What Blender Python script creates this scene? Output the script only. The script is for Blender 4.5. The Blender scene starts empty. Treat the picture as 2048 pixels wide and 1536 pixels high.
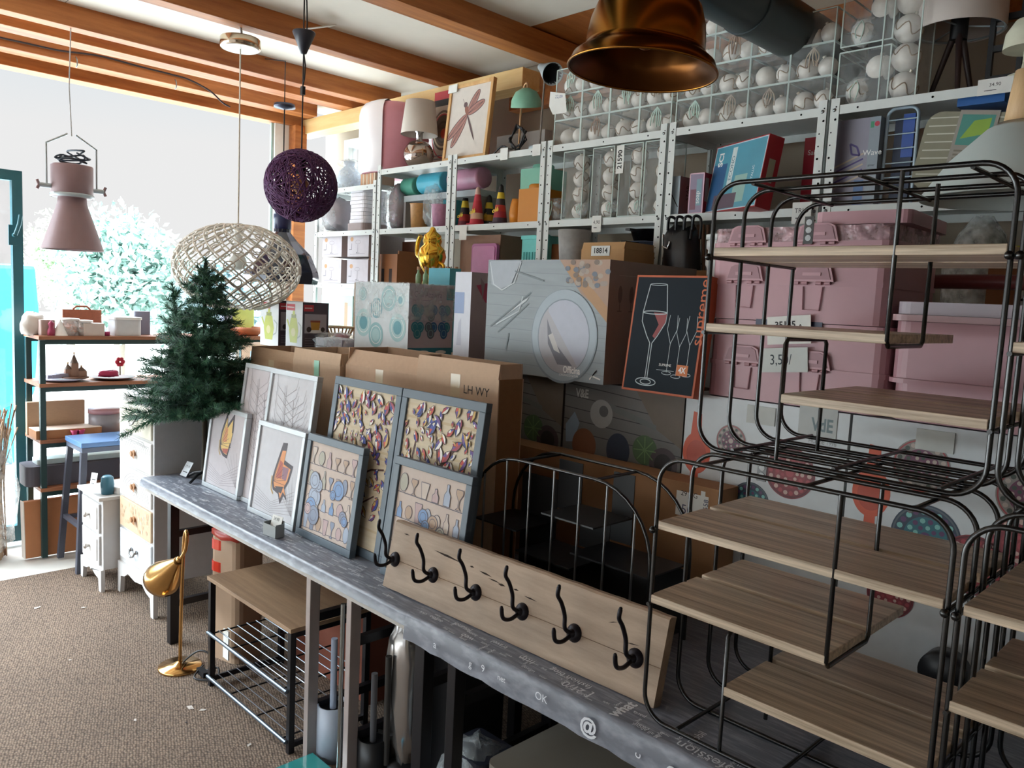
import bpy, bmesh, math, random
from mathutils import Matrix, Vector
R = random.Random(7)
C = bpy.context.scene.collection
# ---------------------------------------------------------------- camera
FPX = 1593.2; EYE = 1.66
ROT = Matrix(((0.70096284, -0.10753407, 0.70504434), (0.71157259, 0.038749, -0.70154327), (0.04812004, 0.99344599, 0.10367991)))
cd = bpy.data.cameras.new('camera'); cam = bpy.data.objects.new('camera', cd); C.objects.link(cam)
cd.sensor_width = 36.0; cd.lens = FPX/2048*36.0; cd.clip_start = 0.05; cd.clip_end = 300
cam.matrix_world = Matrix.Translation((0, 0, EYE)) @ ROT.to_4x4()
bpy.context.scene.camera = cam
# ---------------------------------------------------------------- sky, exposure
sc = bpy.context.scene
sc.view_settings.view_transform = 'Standard'; sc.view_settings.look = 'None'
sc.view_settings.gamma = 1.0; sc.view_settings.use_curve_mapping = False
sc.view_settings.exposure = 0.75
SKY_LOW, SKY_HIGH, FILL_SIDE = 0.50, 10.0, (0.6, 2.2)
wd = bpy.data.worlds.new('sky'); sc.world = wd; wd.use_nodes = True
nt = wd.node_tree; nt.nodes.clear()
o_ = nt.nodes.new('ShaderNodeOutputWorld'); b_ = nt.nodes.new('ShaderNodeBackground')
g_ = nt.nodes.new('ShaderNodeTexCoord'); s_ = nt.nodes.new('ShaderNodeSeparateXYZ'); r_ = nt.nodes.new('ShaderNodeMapRange')
r_.inputs['From Min'].default_value = 0.22; r_.inputs['From Max'].default_value = 0.58
r_.inputs['To Min'].default_value = 0.0; r_.inputs['To Max'].default_value = SKY_HIGH; r_.interpolation_type = 'SMOOTHSTEP'
nt.links.new(g_.outputs['Generated'], s_.inputs[0]); nt.links.new(s_.outputs['Z'], r_.inputs['Value'])
# sky behind and left of the camera brightened as added fill for front faces
dp_ = nt.nodes.new('ShaderNodeVectorMath'); dp_.operation = 'DOT_PRODUCT'; dp_.inputs[1].default_value = (-0.15, -0.99, 0.0); nt.links.new(g_.outputs['Generated'], dp_.inputs[0])
m3_ = nt.nodes.new('ShaderNodeMapRange'); m3_.inputs['From Min'].default_value = 0.0; m3_.inputs['From Max'].default_value = 0.75; m3_.inputs['To Min'].default_value = FILL_SIDE[0]; m3_.inputs['To Max'].default_value = FILL_SIDE[1]
nt.links.new(dp_.outputs['Value'], m3_.inputs['Value']); mm_ = nt.nodes.new('ShaderNodeMath'); mm_.operation = 'MULTIPLY'
nt.links.new(m3_.outputs[0], mm_.inputs[0]); nt.links.new(r_.outputs[0], mm_.inputs[1]); ad_ = nt.nodes.new('ShaderNodeMath'); ad_.operation = 'ADD'; ad_.inputs[1].default_value = SKY_LOW; nt.links.new(mm_.outputs[0], ad_.inputs[0]); nt.links.new(ad_.outputs[0], b_.inputs['Strength']); cm_ = nt.nodes.new('ShaderNodeMix'); cm_.data_type = 'RGBA'; cm_.inputs[6].default_value = (1, 1, 1, 1); cm_.inputs[7].default_value = (0.80, 0.92, 1.0, 1)
m2_ = nt.nodes.new('ShaderNodeMapRange'); m2_.inputs['From Min'].default_value = 0.16; m2_.inputs['From Max'].default_value = 0.3; nt.links.new(s_.outputs['Z'], m2_.inputs['Value'])
nt.links.new(m2_.outputs[0], cm_.inputs[0]); nt.links.new(cm_.outputs[2], b_.inputs['Color'])
nt.links.new(b_.outputs[0], o_.inputs['Surface'])
# ---------------------------------------------------------------- helpers
def W(px, py, x=None, y=None, z=None):
    """point of the room seen at photo pixel (px,py) on a plane x=, y= or z="""
    d = ROT @ Vector((px-1024, 768-py, -FPX))
    t = x/d.x if x is not None else (y/d.y if y is not None else (z-EYE)/d.z)
    return Vector((t*d.x, t*d.y, EYE+t*d.z))
def lin(h):
    h = h.lstrip('#'); c = [int(h[i:i+2], 16)/255 for i in (0, 2, 4)]
    return [v/12.92 if v <= .04045 else ((v+.055)/1.055)**2.4 for v in c]
MATS = {}
def mat(hexc, rough=.5, metal=0.0, var=.08, scale=30, trans=0.0, alpha=1.0, spec=.5, bump=0.0, emit=0.0, stretch=None, coat=0.0):
    key = (hexc, rough, metal, var, scale, trans, alpha, spec, bump, emit, stretch, coat)
    if key in MATS: return MATS[key]
    m = bpy.data.materials.new('paint_'+hexc.strip('#')); m.use_nodes = True; n = m.node_tree; L = n.links
    p = n.nodes['Principled BSDF']; c = lin(hexc)
    p.inputs['Roughness'].default_value = rough; p.inputs['Metallic'].default_value = metal
    p.inputs['Specular IOR Level'].default_value = spec; p.inputs['Transmission Weight'].default_value = trans
    p.inputs['Alpha'].default_value = alpha; p.inputs['Coat Weight'].default_value = coat
    if emit: p.inputs['Emission Color'].default_value = (*c, 1); p.inputs['Emission Strength'].default_value = emit
    t = n.nodes.new('ShaderNodeTexCoord'); mp = n.nodes.new('ShaderNodeMapping'); ns = n.nodes.new('ShaderNodeTexNoise')
    if stretch: mp.inputs['Scale'].default_value = stretch
    ns.inputs['Scale'].default_value = scale; ns.inputs['Detail'].default_value = 4
    L.new(t.outputs['Object'], mp.inputs[0]); L.new(mp.outputs[0], ns.inputs['Vector'])
    mx = n.nodes.new('ShaderNodeMix'); mx.data_type = 'RGBA'
    mx.inputs[6].default_value = (*[v*(1-var) for v in c], 1); mx.inputs[7].default_value = (*[min(1, v*(1+var)) for v in c], 1)
    L.new(ns.outputs[0], mx.inputs[0]); L.new(mx.outputs[2], p.inputs['Base Color'])
    if bump:
        bp = n.nodes.new('ShaderNodeBump'); bp.inputs['Strength'].default_value = bump; bp.inputs['Distance'].default_value = .01
        L.new(ns.outputs[0], bp.inputs['Height']); L.new(bp.outputs[0], p.inputs['Normal'])
    MATS[key] = m; return m
def wood(name, dark, light, stretch=(1, 12, 12), scale=3.0, rough=.55, knots=0.0, lines=.6):
    if name in MATS: return MATS[name]
    m = bpy.data.materials.new(name); m.use_nodes = True; n = m.node_tree; L = n.links; p = n.nodes['Principled BSDF']
    p.inputs['Roughness'].default_value = rough
    t = n.nodes.new('ShaderNodeTexCoord'); mp = n.nodes.new('ShaderNodeMapping'); mp.inputs['Scale'].default_value = stretch
    ns = n.nodes.new('ShaderNodeTexNoise'); ns.inputs['Scale'].default_value = scale; ns.inputs['Detail'].default_value = 8; ns.inputs['Roughness'].default_value = .7
    n2 = n.nodes.new('ShaderNodeTexNoise'); n2.inputs['Scale'].default_value = scale*.35; n2.inputs['Detail'].default_value = 2
    L.new(t.outputs['Object'], mp.inputs[0]); L.new(mp.outputs[0], ns.inputs['Vector']); L.new(mp.outputs[0], n2.inputs['Vector'])
    ma = n.nodes.new('ShaderNodeMath'); ma.operation = 'MULTIPLY_ADD'; ma.inputs[1].default_value = lines
    L.new(ns.outputs[0], ma.inputs[0]); 
    mb = n.nodes.new('ShaderNodeMath'); mb.operation = 'MULTIPLY'; mb.inputs[1].default_value = 1-lines; L.new(n2.outputs[0], mb.inputs[0]); L.new(mb.outputs[0], ma.inputs[2])
    cr = n.nodes.new('ShaderNodeValToRGB'); cr.color_ramp.elements[0].position = .36; cr.color_ramp.elements[1].position = .64
    cr.color_ramp.elements[0].color = (*lin(dark), 1); cr.color_ramp.elements[1].color = (*lin(light), 1)
    L.new(ma.outputs[0], cr.inputs[0]); L.new(cr.outputs[0], p.inputs['Base Color'])
    bp = n.nodes.new('ShaderNodeBump'); bp.inputs['Strength'].default_value = .15; L.new(ns.outputs[0], bp.inputs['Height']); L.new(bp.outputs[0], p.inputs['Normal'])
    MATS[name] = m; return m
def film(name='clear_plastic_film', tint='#e8f0f2', amount=.25, rough=.15):
    """thin clear plastic: mostly see-through with a glossy crinkled skin"""
    if name in MATS: return MATS[name]
    m = bpy.data.materials.new(name); m.use_nodes = True; n = m.node_tree; L = n.links; n.nodes.clear()
    o = n.nodes.new('ShaderNodeOutputMaterial'); mx = n.nodes.new('ShaderNodeMixShader'); tr = n.nodes.new('ShaderNodeBsdfTransparent')
    p = n.nodes.new('ShaderNodeBsdfPrincipled'); p.inputs['Base Color'].default_value = (*lin(tint), 1); p.inputs['Roughness'].default_value = rough
    ns = n.nodes.new('ShaderNodeTexNoise'); ns.inputs['Scale'].default_value = 26; ns.inputs['Detail'].default_value = 3
    tc = n.nodes.new('ShaderNodeTexCoord'); L.new(tc.outputs['Object'], ns.inputs['Vector'])
    bp = n.nodes.new('ShaderNodeBump'); bp.inputs['Strength'].default_value = .8; bp.inputs['Distance'].default_value = .02
    L.new(ns.outputs[0], bp.inputs['Height']); L.new(bp.outputs[0], p.inputs['Normal'])
    mr = n.nodes.new('ShaderNodeMapRange'); mr.inputs['From Min'].default_value = .35; mr.inputs['From Max'].default_value = .7
    mr.inputs['To Min'].default_value = amount*.5; mr.inputs['To Max'].default_value = min(1, amount*1.7)
    L.new(ns.outputs[0], mr.inputs[0]); L.new(mr.outputs[0], mx.inputs[0]); L.new(tr.outputs[0], mx.inputs[1]); L.new(p.outputs[0], mx.inputs[2]); L.new(mx.outputs[0], o.inputs[0])
    MATS[name] = m; return m

def rz(a): return Matrix.Rotation(a, 4, 'Z')
def rx(a): return Matrix.Rotation(a, 4, 'X')
def ry(a): return Matrix.Rotation(a, 4, 'Y')
def T(*p): return Matrix.Translation(Vector(p[0]) if len(p) == 1 else Vector(p))
I4 = Matrix.Identity(4)
_txt = {}
def text_mesh(s, bold=False):
    if (s, bold) in _txt: return _txt[(s, bold)]
    cu = bpy.data.curves.new('t', 'FONT'); cu.body = s; cu.align_x = 'CENTER'; cu.align_y = 'CENTER'; cu.size = 1; cu.resolution_u = 3
    if bold: cu.offset = .03
    ob = bpy.data.objects.new('t', cu); C.objects.link(ob)
    me = bpy.data.meshes.new_from_object(ob.evaluated_get(bpy.context.evaluated_depsgraph_get()))
    vs = [v.co.copy() for v in me.vertices]; fs = [tuple(p.vertices) for p in me.polygons]
    bpy.data.objects.remove(ob); bpy.data.curves.remove(cu); bpy.data.meshes.remove(me)
    _txt[(s, bold)] = (vs, fs); return vs, fs
class MB:
    def __init__(s): s.v = []; s.f = []; s.mi = []; s.sm = []; s.mats = []
    def add(s, vs, fs, m, smooth=False, M=None):
        if m not in s.mats: s.mats.append(m)
        k = s.mats.index(m); b = len(s.v)
        s.v += [(M @ Vector(v)) if M else Vector(v) for v in vs]
        for f in fs: s.f.append([b+i for i in f]); s.mi.append(k); s.sm.append(smooth)
        return s
    def box(s, lo, hi, m, M=None):
        x0, y0, z0 = lo; x1, y1, z1 = hi
        vs = [(x0,y0,z0),(x1,y0,z0),(x1,y1,z0),(x0,y1,z0),(x0,y0,z1),(x1,y0,z1),(x1,y1,z1),(x0,y1,z1)]
        return s.add(vs, [(0,3,2,1),(4,5,6,7),(0,1,5,4),(1,2,6,5),(2,3,7,6),(3,0,4,7)], m, False, M)
    def rbox(s, lo, hi, r, m, M=None, seg=3):
        """box with its vertical edges rounded"""
        x0, y0, z0 = lo; x1, y1, z1 = hi; pts = []
        for cx, cy, a0 in ((x1-r, y1-r, 0), (x0+r, y1-r, 90), (x0+r, y0+r, 180), (x1-r, y0+r, 270)):
            for k in range(seg+1):
                a = math.radians(a0+90*k/seg); pts.append((cx+r*math.cos(a), cy+r*math.sin(a)))
        return s.prism(pts, z0, z1, m, M, smooth=False)
    def prism(s, pts, z0, z1, m, M=None, smooth=False, pts1=None):
        n = len(pts); p1 = pts1 or pts
        vs = [(x, y, z0) for x, y in pts]+[(x, y, z1) for x, y in p1]
        s.add(vs, [tuple(range(n-1, -1, -1)), tuple(range(n, 2*n))], m, False, M)
        return s.add(vs, [(i, (i+1) % n, n+(i+1) % n, n+i) for i in range(n)], m, smooth, M)
    def quad(s, a, b, c, d, m, M=None): return s.add([a, b, c, d], [(0, 1, 2, 3)], m, False, M)
    def lathe(s, prof, m, M=None, seg=28, cap=True, smooth=True, wob=0.0):
        vs = []; fs = []; n = len(prof)
        for i in range(seg):
            a = 2*math.pi*i/seg; w = 1+wob*(R.random()-.5)
            for r, z in prof: vs.append((r*math.cos(a)*w, r*math.sin(a)*w, z))
        for i in range(seg):
            j = (i+1) % seg
            for k in range(n-1): fs.append((i*n+k, j*n+k, j*n+k+1, i*n+k+1))
        s.add(vs, fs, m, smooth, M)
        if cap:
            for k in (0, n-1):
                if prof[k][0] > 1e-5: s.add([vs[i*n+k] for i in range(seg)], [tuple(range(seg))], m, False, M)
        return s
    def cyl(s, a, b, r, m, seg=12, r2=None, M=None, cap=True):
        a = Vector(a); b = Vector(b); d = b-a; q = Vector((0, 0, 1)).rotation_difference(d).to_matrix().to_4x4()
        X = T(a) @ q
        return s.lathe([(r, 0), (r if r2 is None else r2, d.length)], m, (M @ X) if M else X, seg, cap)
    def tube(s, pts, r, m, seg=8, closed=False, M=None, cap=True):
        pts = [Vector(p) for p in pts]; n = len(pts); vs = []; fs = []; ref = None
        for i, p in enumerate(pts):
            if closed: d = pts[(i+1) % n]-pts[i-1]
            else: d = pts[min(i+1, n-1)]-pts[max(i-1, 0)]
            d.normalize()
            if ref is None: ref = d.orthogonal().normalized()
            ref = (ref-d*ref.dot(d)).normalized() if (ref-d*ref.dot(d)).length > 1e-6 else d.orthogonal().normalized()
            u = d.cross(ref); rr = r[i] if isinstance(r, (list, tuple)) else r
            for k in range(seg):
                a = 2*math.pi*k/seg; vs.append(p+ref*(rr*math.cos(a))+u*(rr*math.sin(a)))
        for i in range(n if closed else n-1):
            j = (i+1) % n
            for k in range(seg): fs.append((i*seg+k, i*seg+(k+1) % seg, j*seg+(k+1) % seg, j*seg+k))
        if closed and n > 2:                                  # best twist match of the closing ring
            pass
        s.add(vs, fs, m, True, M)
        if cap and not closed: s.add(vs[:seg], [tuple(range(seg-1, -1, -1))], m, False, M).add(vs[-seg:], [tuple(range(seg))], m, False, M)
        return s
    def ball(s, c, r, m, M=None, seg=14, rings=9, sq=(1, 1, 1)):
        vs = []; fs = []
        for i in range(rings+1):
            t = math.pi*i/rings
            for k in range(seg):
                a = 2*math.pi*k/seg
                vs.append((c[0]+sq[0]*r*math.sin(t)*math.cos(a), c[1]+sq[1]*r*math.sin(t)*math.sin(a), c[2]+sq[2]*r*math.cos(t)))
        for i in range(rings):
            for k in range(seg): fs.append((i*seg+k, (i+1)*seg+k, (i+1)*seg+(k+1) % seg, i*seg+(k+1) % seg))
        return s.add(vs, fs, m, True, M)
    def build(s, name, parent=None, M=None, bevel=0.0, loc=None):
        me = bpy.data.meshes.new(name); me.from_pydata([tuple(v) for v in s.v], [], s.f)
        for m in s.mats: me.materials.append(m)
        me.polygons.foreach_set('material_index', s.mi); me.polygons.foreach_set('use_smooth', s.sm); me.update()
        ob = bpy.data.objects.new(name, me); C.objects.link(ob)
        if parent: ob.parent = parent
        if M is not None: ob.matrix_local = M
        if loc is not None: ob.location = loc
        if bevel:
            b = ob.modifiers.new('edge', 'BEVEL'); b.width = bevel; b.segments = 2; b.limit_method = 'ANGLE'; b.angle_limit = math.radians(50)
        return ob
def tag(o, label, cat, group=None, kind=None):
    o['label'] = label; o['category'] = cat
    if group: o['group'] = group
    if kind: o['kind'] = kind
    return o
def thing(name, label, cat, loc=(0, 0, 0), rot=0, group=None, M=None):
    o = bpy.data.objects.new(name, None); C.objects.link(o); o.empty_display_size = .05
    o.matrix_world = M if M is not None else T(loc) @ rz(rot)
    return tag(o, label, cat, group)
def struct(mb, name, bevel=0.0):
    o = mb.build(name, bevel=bevel); o['kind'] = 'structure'; return o
class Print:
    """flat print on a face: local plane at origin o with axes u (right) and v (up); layered by fractions of a millimetre"""
    def __init__(s, o, u, v):
        s.o = Vector(o); s.u = Vector(u).normalized(); s.v = Vector(v).normalized(); s.n = s.u.cross(s.v); s.k = 1; s.mb = MB()
    def P(s, x, y): return s.o+s.u*x+s.v*y+s.n*(.0005+.00003*s.k)
    def poly(s, pts, m):
        s.mb.add([s.P(*p) for p in pts], [tuple(range(len(pts)))], m); s.k += 1; return s
    def rect(s, x0, y0, x1, y1, m): return s.poly([(x0, y0), (x1, y0), (x1, y1), (x0, y1)], m)
    def disc(s, x, y, r, m, ry=None, seg=28, a0=0, rot=0):
        q = ry or r; c, d = math.cos(rot), math.sin(rot)
        return s.poly([(x+r*math.cos(t)*c-q*math.sin(t)*d, y+r*math.cos(t)*d+q*math.sin(t)*c) for t in [a0+2*math.pi*i/seg for i in range(seg)]], m)
    def line(s, pts, w, m, closed=False):
        pts = [Vector(p) for p in pts]; n = len(pts)
        for i in range(n if closed else n-1):
            a, b = pts[i], pts[(i+1) % n]; d = b-a
            if d.length < 1e-7: continue
            d.normalize(); q = Vector((-d.y, d.x))*(w/2)
            s.mb.add([s.P(*(a+q)), s.P(*(a-q)), s.P(*(b-q)), s.P(*(b+q))], [(0, 1, 2, 3)], m)
        s.k += 1; return s
    def ring(s, x, y, r, w, m, ry=None, seg=28):
        q = ry or r; return s.line([(x+r*math.cos(2*math.pi*i/seg), y+q*math.sin(2*math.pi*i/seg)) for i in range(seg)], w, m, True)
    def text(s, x, y, h, t, m, rot=0, bold=False, sx=1.0):
        vs, fs = text_mesh(t, bold); c, d = math.cos(rot), math.sin(rot)
        s.mb.add([s.P(x+(v.x*sx*c-v.y*d)*h*1.4, y+(v.x*sx*d+v.y*c)*h*1.4) for v in vs], fs, m); s.k += 1; return s
    def build(s, name, parent=None): return s.mb.build(name, parent)
def dup(root, M=None, label=None, group=None, loc=None):
    r = root.copy(); C.objects.link(r)
    if M is not None: r.matrix_world = M
    if loc is not None: r.location = loc
    if label: r['label'] = label
    if group: r['group'] = group
    for ch in list(root.children):
        c = ch.copy(); C.objects.link(c); c.parent = r
        for g in list(ch.children):
            d = g.copy(); C.objects.link(d); d.parent = c
    return r
def arc(cx, cy, r, a0, a1, n=8): return [(cx+r*math.cos(math.radians(a0+(a1-a0)*i/n)), cy+r*math.sin(math.radians(a0+(a1-a0)*i/n))) for i in range(n+1)]
def curve3(P, n=8):
    """smooth curve through points"""
    P = [Vector(p) for p in P]; out = []
    for i in range(len(P)-1):
        p0, p1, p2, p3 = P[max(i-1, 0)], P[i], P[i+1], P[min(i+2, len(P)-1)]
        for k in range(n):
            t = k/n; out.append(.5*((2*p1)+(p2-p0)*t+(2*p0-5*p1+4*p2-p3)*t*t+(3*p1-p0-3*p2+p3)*t**3))
    return out+[P[-1]]
# common materials
BLACK = mat('#15161a', .45); INK = mat('#1c1a1c', .6); WHITE = mat('#e6e6e4', .5); PAPER = mat('#dcdcd8', .7)
STEEL_W = mat('#d3d8d6', .45, var=.05); HOLE = mat('#0a0b0c', .8); WIRE = mat('#0c0f12', .24, spec=.75)
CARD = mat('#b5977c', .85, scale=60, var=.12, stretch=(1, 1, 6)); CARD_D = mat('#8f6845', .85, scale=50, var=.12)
PINE = wood('pine_timber', '#8d4c1e', '#c47f42', (10, .8, 10), 2.2); OAK = wood('weathered_board', '#8d7963', '#ecd9c0', (1.0, 34, 34), 2.4, rough=.38, lines=.7)
CHROME = mat('#c9ccd0', .12, 1.0); GOLD = mat('#c98c3c', .16, 1.0); TAPE = mat('#c9b79a', .25, var=.03); SCREW = mat('#8d9294', .3, 1.0)
FILM = film(); CLEAR = film('clear_box_plastic', '#eef4f4', .12, .08)
# ================================================================ setting
def carpet_mat():
    m = bpy.data.materials.new('woven_carpet'); m.use_nodes = True; n = m.node_tree; L = n.links; p = n.nodes['Principled BSDF']
    t = n.nodes.new('ShaderNodeTexCoord'); mp = n.nodes.new('ShaderNodeMapping'); mp.inputs['Scale'].default_value = (75, 110, 1); mp.inputs['Rotation'].default_value = (0, 0, .5)
    v = n.nodes.new('ShaderNodeTexVoronoi'); v.inputs['Scale'].default_value = 1.0; v.inputs['Randomness'].default_value = .45
    ns = n.nodes.new('ShaderNodeTexNoise'); ns.inputs['Scale'].default_value = 2.2; ns.inputs['Detail'].default_value = 6
    L.new(t.outputs['Object'], mp.inputs[0]); L.new(mp.outputs[0], v.inputs['Vector']); L.new(t.outputs['Object'], ns.inputs['Vector'])
    c1 = n.nodes.new('ShaderNodeValToRGB'); c1.color_ramp.elements[0].color = (*lin('#8f7966'), 1); c1.color_ramp.elements[1].color = (*lin('#4e3e33'), 1)
    c1.color_ramp.elements[0].position = .2; c1.color_ramp.elements[1].position = .75
    L.new(v.outputs['Distance'], c1.inputs[0]); mx = n.nodes.new('ShaderNodeMix'); mx.data_type = 'RGBA'; mx.blend_type = 'MULTIPLY'; mx.inputs[0].default_value = .45
    L.new(c1.outputs[0], mx.inputs[6]); L.new(ns.outputs[0], mx.inputs[7]); L.new(mx.outputs[2], p.inputs['Base Color'])
    bp = n.nodes.new('ShaderNodeBump'); bp.inputs['Strength'].default_value = .6; bp.inputs['Distance'].default_value = .006; bp.invert = True
    L.new(v.outputs['Distance'], bp.inputs['Height']); L.new(bp.outputs[0], p.inputs['Normal']); p.inputs['Roughness'].default_value = .95
    return m
struct(MB().box((-4.93, -4, -.05), (2.2, 3.5, 0), carpet_mat()), 'floor')
CONC = mat('#c9c6c0', .9, scale=6, var=.1)
struct(MB().box((-45, -30, -.12), (-4.93, 40, -.012), CONC), 'ground')
PANEL = mat('#e2ddd2', .8, scale=9, var=.05)
cl = MB(); SHADE_B = wood('shade_dark_board', '#2a1a12', '#4a2c1a', (10, 1, 10), 2)
xs = [-5.75, -4.72, -3.92, -3.07, -2.18, -1.33]
for i in range(5):
    ye = 3.5 if i < 3 else 3.0
    for a, b in ((-4, -.6), (-.594, 1.3), (1.306, ye)): cl.box((xs[i]+.002, a, 3.06), (xs[i+1]-.002, b, 3.09), PANEL)
cl.box((-5.76, -4, 3.09), (2.2, 3.62, 3.13), SHADE_B); cl.box((-1.33, -4, 3.06), (2.2, 3.0, 3.09), SHADE_B)  # boards right of the duct coloured near-black to paint in the unlit ceiling
cl.box((-3.05, 3.0, 3.07), (2.2, 3.5, 3.09), PINE)
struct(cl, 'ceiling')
for a, b, y1 in ((-3.14, -3.007, 3.5), (-3.98, -3.885, 3.5), (-4.76, -4.665, 3.42), (-5.075, -4.935, 3.42), (-5.535, -5.40, 3.2), (-2.25, -2.12, 3.5), (-1.4, -1.27, 3.5), (-.5, -.37, 3.5), (.4, .53, 3.5), (1.3, 1.43, 3.5)):
    struct(MB().box((a, -4, 2.95), (b, y1, 3.062), PINE), 'ceiling_beam', .004)
struct(MB().box((-5.75, -4, 2.90), (-5.62, 3.3, 3.06), PINE), 'trim_1', .004)
struct(MB().box((-5.75, 3.2, 2.845), (-3.25, 3.34, 2.95), wood('lit_timber', '#c9a064', '#e2c48c', (.8, 10, 10), 2)), 'trim_2', .004)  # window light painted into this plate as a paler, yellower timber
struct(MB().box((-3.6, 3.44, 2.80), (2.2, 3.52, 2.985), PINE), 'trim_3', .004)
struct(MB().box((-5.68, 3.12, 0), (-5.575, 3.22, 2.9), PINE), 'trim_4', .004)
PLASTER = mat('#a79c8c', .9, scale=7, var=.06)
w = MB(); x0, x1, z0, z1 = -5.5, -4.30, 1.36, 2.84
for lo, hi in (((-5.8, 3.52, 0), (x0, 3.62, 3.1)), ((x1, 3.52, 0), (2.2, 3.62, 3.1)), ((x0, 3.52, 0), (x1, 3.62, z0)), ((x0, 3.52, z1), (x1, 3.62, 3.1))): w.box(lo, hi, PLASTER)
struct(w, 'wall_back')
f = MB(); WF = mat('#dfe5e4', .4)
for lo, hi in (((x0, 3.5, z0), (x0+.06, 3.58, z1)), ((x1-.06, 3.5, z0), (x1, 3.58, z1)), ((x0+.06, 3.5, z0), (x1-.06, 3.58, z0+.06)), ((x0+.06, 3.5, z1-.06), (x1-.06, 3.58, z1)), ((-4.92, 3.5, z0+.06), (-4.86, 3.58, z1-.06))): f.box(lo, hi, WF)
wn = struct(f, 'window_1')
GLASS = bpy.data.materials.new('window_glass'); GLASS.use_nodes = True; n = GLASS.node_tree; n.nodes.clear()
o_ = n.nodes.new('ShaderNodeOutputMaterial'); mx_ = n.nodes.new('ShaderNodeMixShader'); mx_.inputs[0].default_value = .04
a_ = n.nodes.new('ShaderNodeBsdfTransparent'); b_ = n.nodes.new('ShaderNodeBsdfGlossy'); b_.inputs['Roughness'].default_value = .03
n.links.new(a_.outputs[0], mx_.inputs[1]); n.links.new(b_.outputs[0], mx_.inputs[2]); n.links.new(mx_.outputs[0], o_.inputs[0])
MB().box((x0+.06, 3.54, z0+.06), (x1-.06, 3.545, z1-.06), GLASS).build('glass_pane', wn)
# white fixed frame beside the timber post at the open front
struct(MB().box((-5.73, 3.0, 0), (-5.66, 3.115, 2.9), WF).box((-5.70, 2.98, 0), (-5.68, 3.0, 2.9), mat('#9db8b4', .4)), 'trim_5')
# open glazed door with a blue-green metal frame
TEAL = mat('#27606c', .4); p = W(38, 600, x=-5.6); ptop = W(38, 343, x=-5.6)
d = MB(); d.box((-5.62, p.y-.035, 0.02), (-5.57, p.y+.02, ptop.z), TEAL); d.box((-5.62, .25, ptop.z-.06), (-5.57, p.y-.035, ptop.z), TEAL); d.box((-5.62, .25, .02), (-5.57, p.y-.035, .12), TEAL); d.box((-5.62, .2, .02), (-5.57, .25, ptop.z), TEAL)
dr = struct(d, 'door_1')
MB().box((-5.6, .25, .12), (-5.595, p.y-.035, ptop.z-.06), GLASS).build('glass_pane', dr)
h = MB(); q = W(28, 470, x=-5.55); h.cyl((-5.57, q.y, q.z), (-5.52, q.y, q.z), .012, TEAL); h.tube([(-5.52, q.y, q.z), (-5.52, q.y+.02, q.z+.06), (-5.52, q.y+.03, q.z+.12)], .012, TEAL); h.box((-5.57, q.y-.025, q.z-.06), (-5.56, q.y+.02, q.z+.06), TEAL)
h.build('door_handle', dr)
struct(MB().box((-5.78, -4.1, 0), (-5.65, -3.7, 3.1), PLASTER), 'wall_left')
struct(MB().box((0.4, -4.1, 0), (2.3, -4, 3.1), PLASTER).box((-5.8, -4.1, 2.7), (0.4, -4, 3.1), PLASTER), 'wall_front'); struct(MB().box((2.2, -4, 0), (2.3, 3.6, 3.1), PLASTER), 'wall_right')  # unseen front wall; its wide opening is sized to let in fill light
# ---------------------------------------------------------------- outdoors
def leaves(n, c, s, size, m):
    b = MB(); rr = random.Random(n)
    for i in range(n):
        while True:
            u = Vector((rr.uniform(-1, 1), rr.uniform(-1, 1), rr.uniform(-1, 1)))
            if u.length < 1: break
        u = u*(.55+.45*rr.random()); p = Vector((c[0]+u.x*s[0], c[1]+u.y*s[1], c[2]+u.z*s[2]))
        q = Matrix.Rotation(rr.uniform(0, 6.3), 4, Vector((rr.random()-.5, rr.random()-.5, rr.random()-.5)))
        a = size*(.6+rr.random()*.8); b.add([(-a, 0, 0), (0, -a*.5, a*.12), (a, 0, 0), (0, a*.5, a*.12)], [(0, 1, 2, 3)], m, False, T(p) @ q)
    return b
HAZE_LEAF = [mat('#9db8ae', .6), mat('#a9bfc2', .6), mat('#acc0a0', .6)]  # leaf colours paled: outdoor haze and overexposure painted into the foliage
for i, (px, py, X, s, lab) in enumerate(((235, 545, -13, (1.25, 1.1, 1.15), 'pale green bushy tree outside, seen between the grey spotlight and the fir'), (480, 600, -12, (1.0, 1.0, .8), 'low green shrub outside, seen through the white lattice globe'), (140, 525, -22, (1.5, 1.2, 1.6), 'hazy bluish tree outside, behind the grey spotlight lamp'), (345, 590, -16.5, (1.3, 1.1, 1.1), 'pale round shrub outside, behind the top of the fir tree'))):
    c = W(px, py, x=X); t = thing('tree' if i in (0, 2) else 'shrub', lab, 'tree' if i in (0, 2) else 'shrub', (c.x, c.y, 0))
    leaves(5000+i, (0, 0, c.z), s, .075, HAZE_LEAF[i % 3]).build('foliage', t)
    k = MB(); k.tube([(0, 0, -.01), (.04, .02, c.z*.5), (0, 0, c.z)], [.1, .08, .03], mat('#8a7f72', .9)); k.build('trunk', t)
b = MB(); CY = mat('#35c8f0', .55); b1 = [W(*p, x=-8) for p in ((-60, 525), (72, 530), (82, 640), (72, 790), (-60, 850))]
pp = [(v.y, v.z) for v in b1]
b.add([(-8, y, z) for y, z in pp]+[(-8.25, y, z) for y, z in pp], [(0, 1, 2, 3, 4), (9, 8, 7, 6, 5)]+[(i, i+5, (i+1) % 5+5, (i+1) % 5) for i in range(5)], CY)
for yy in (pp[1][0]-.25, pp[0][0]+.3): b.box((-8.16, yy-.04, -.012), (-8.08, yy+.04, pp[3][1]+.15), CY)
tag(b.build('pool_cover', bevel=.05), 'bright cyan panel standing outside beyond the open glass door', 'panel')
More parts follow.
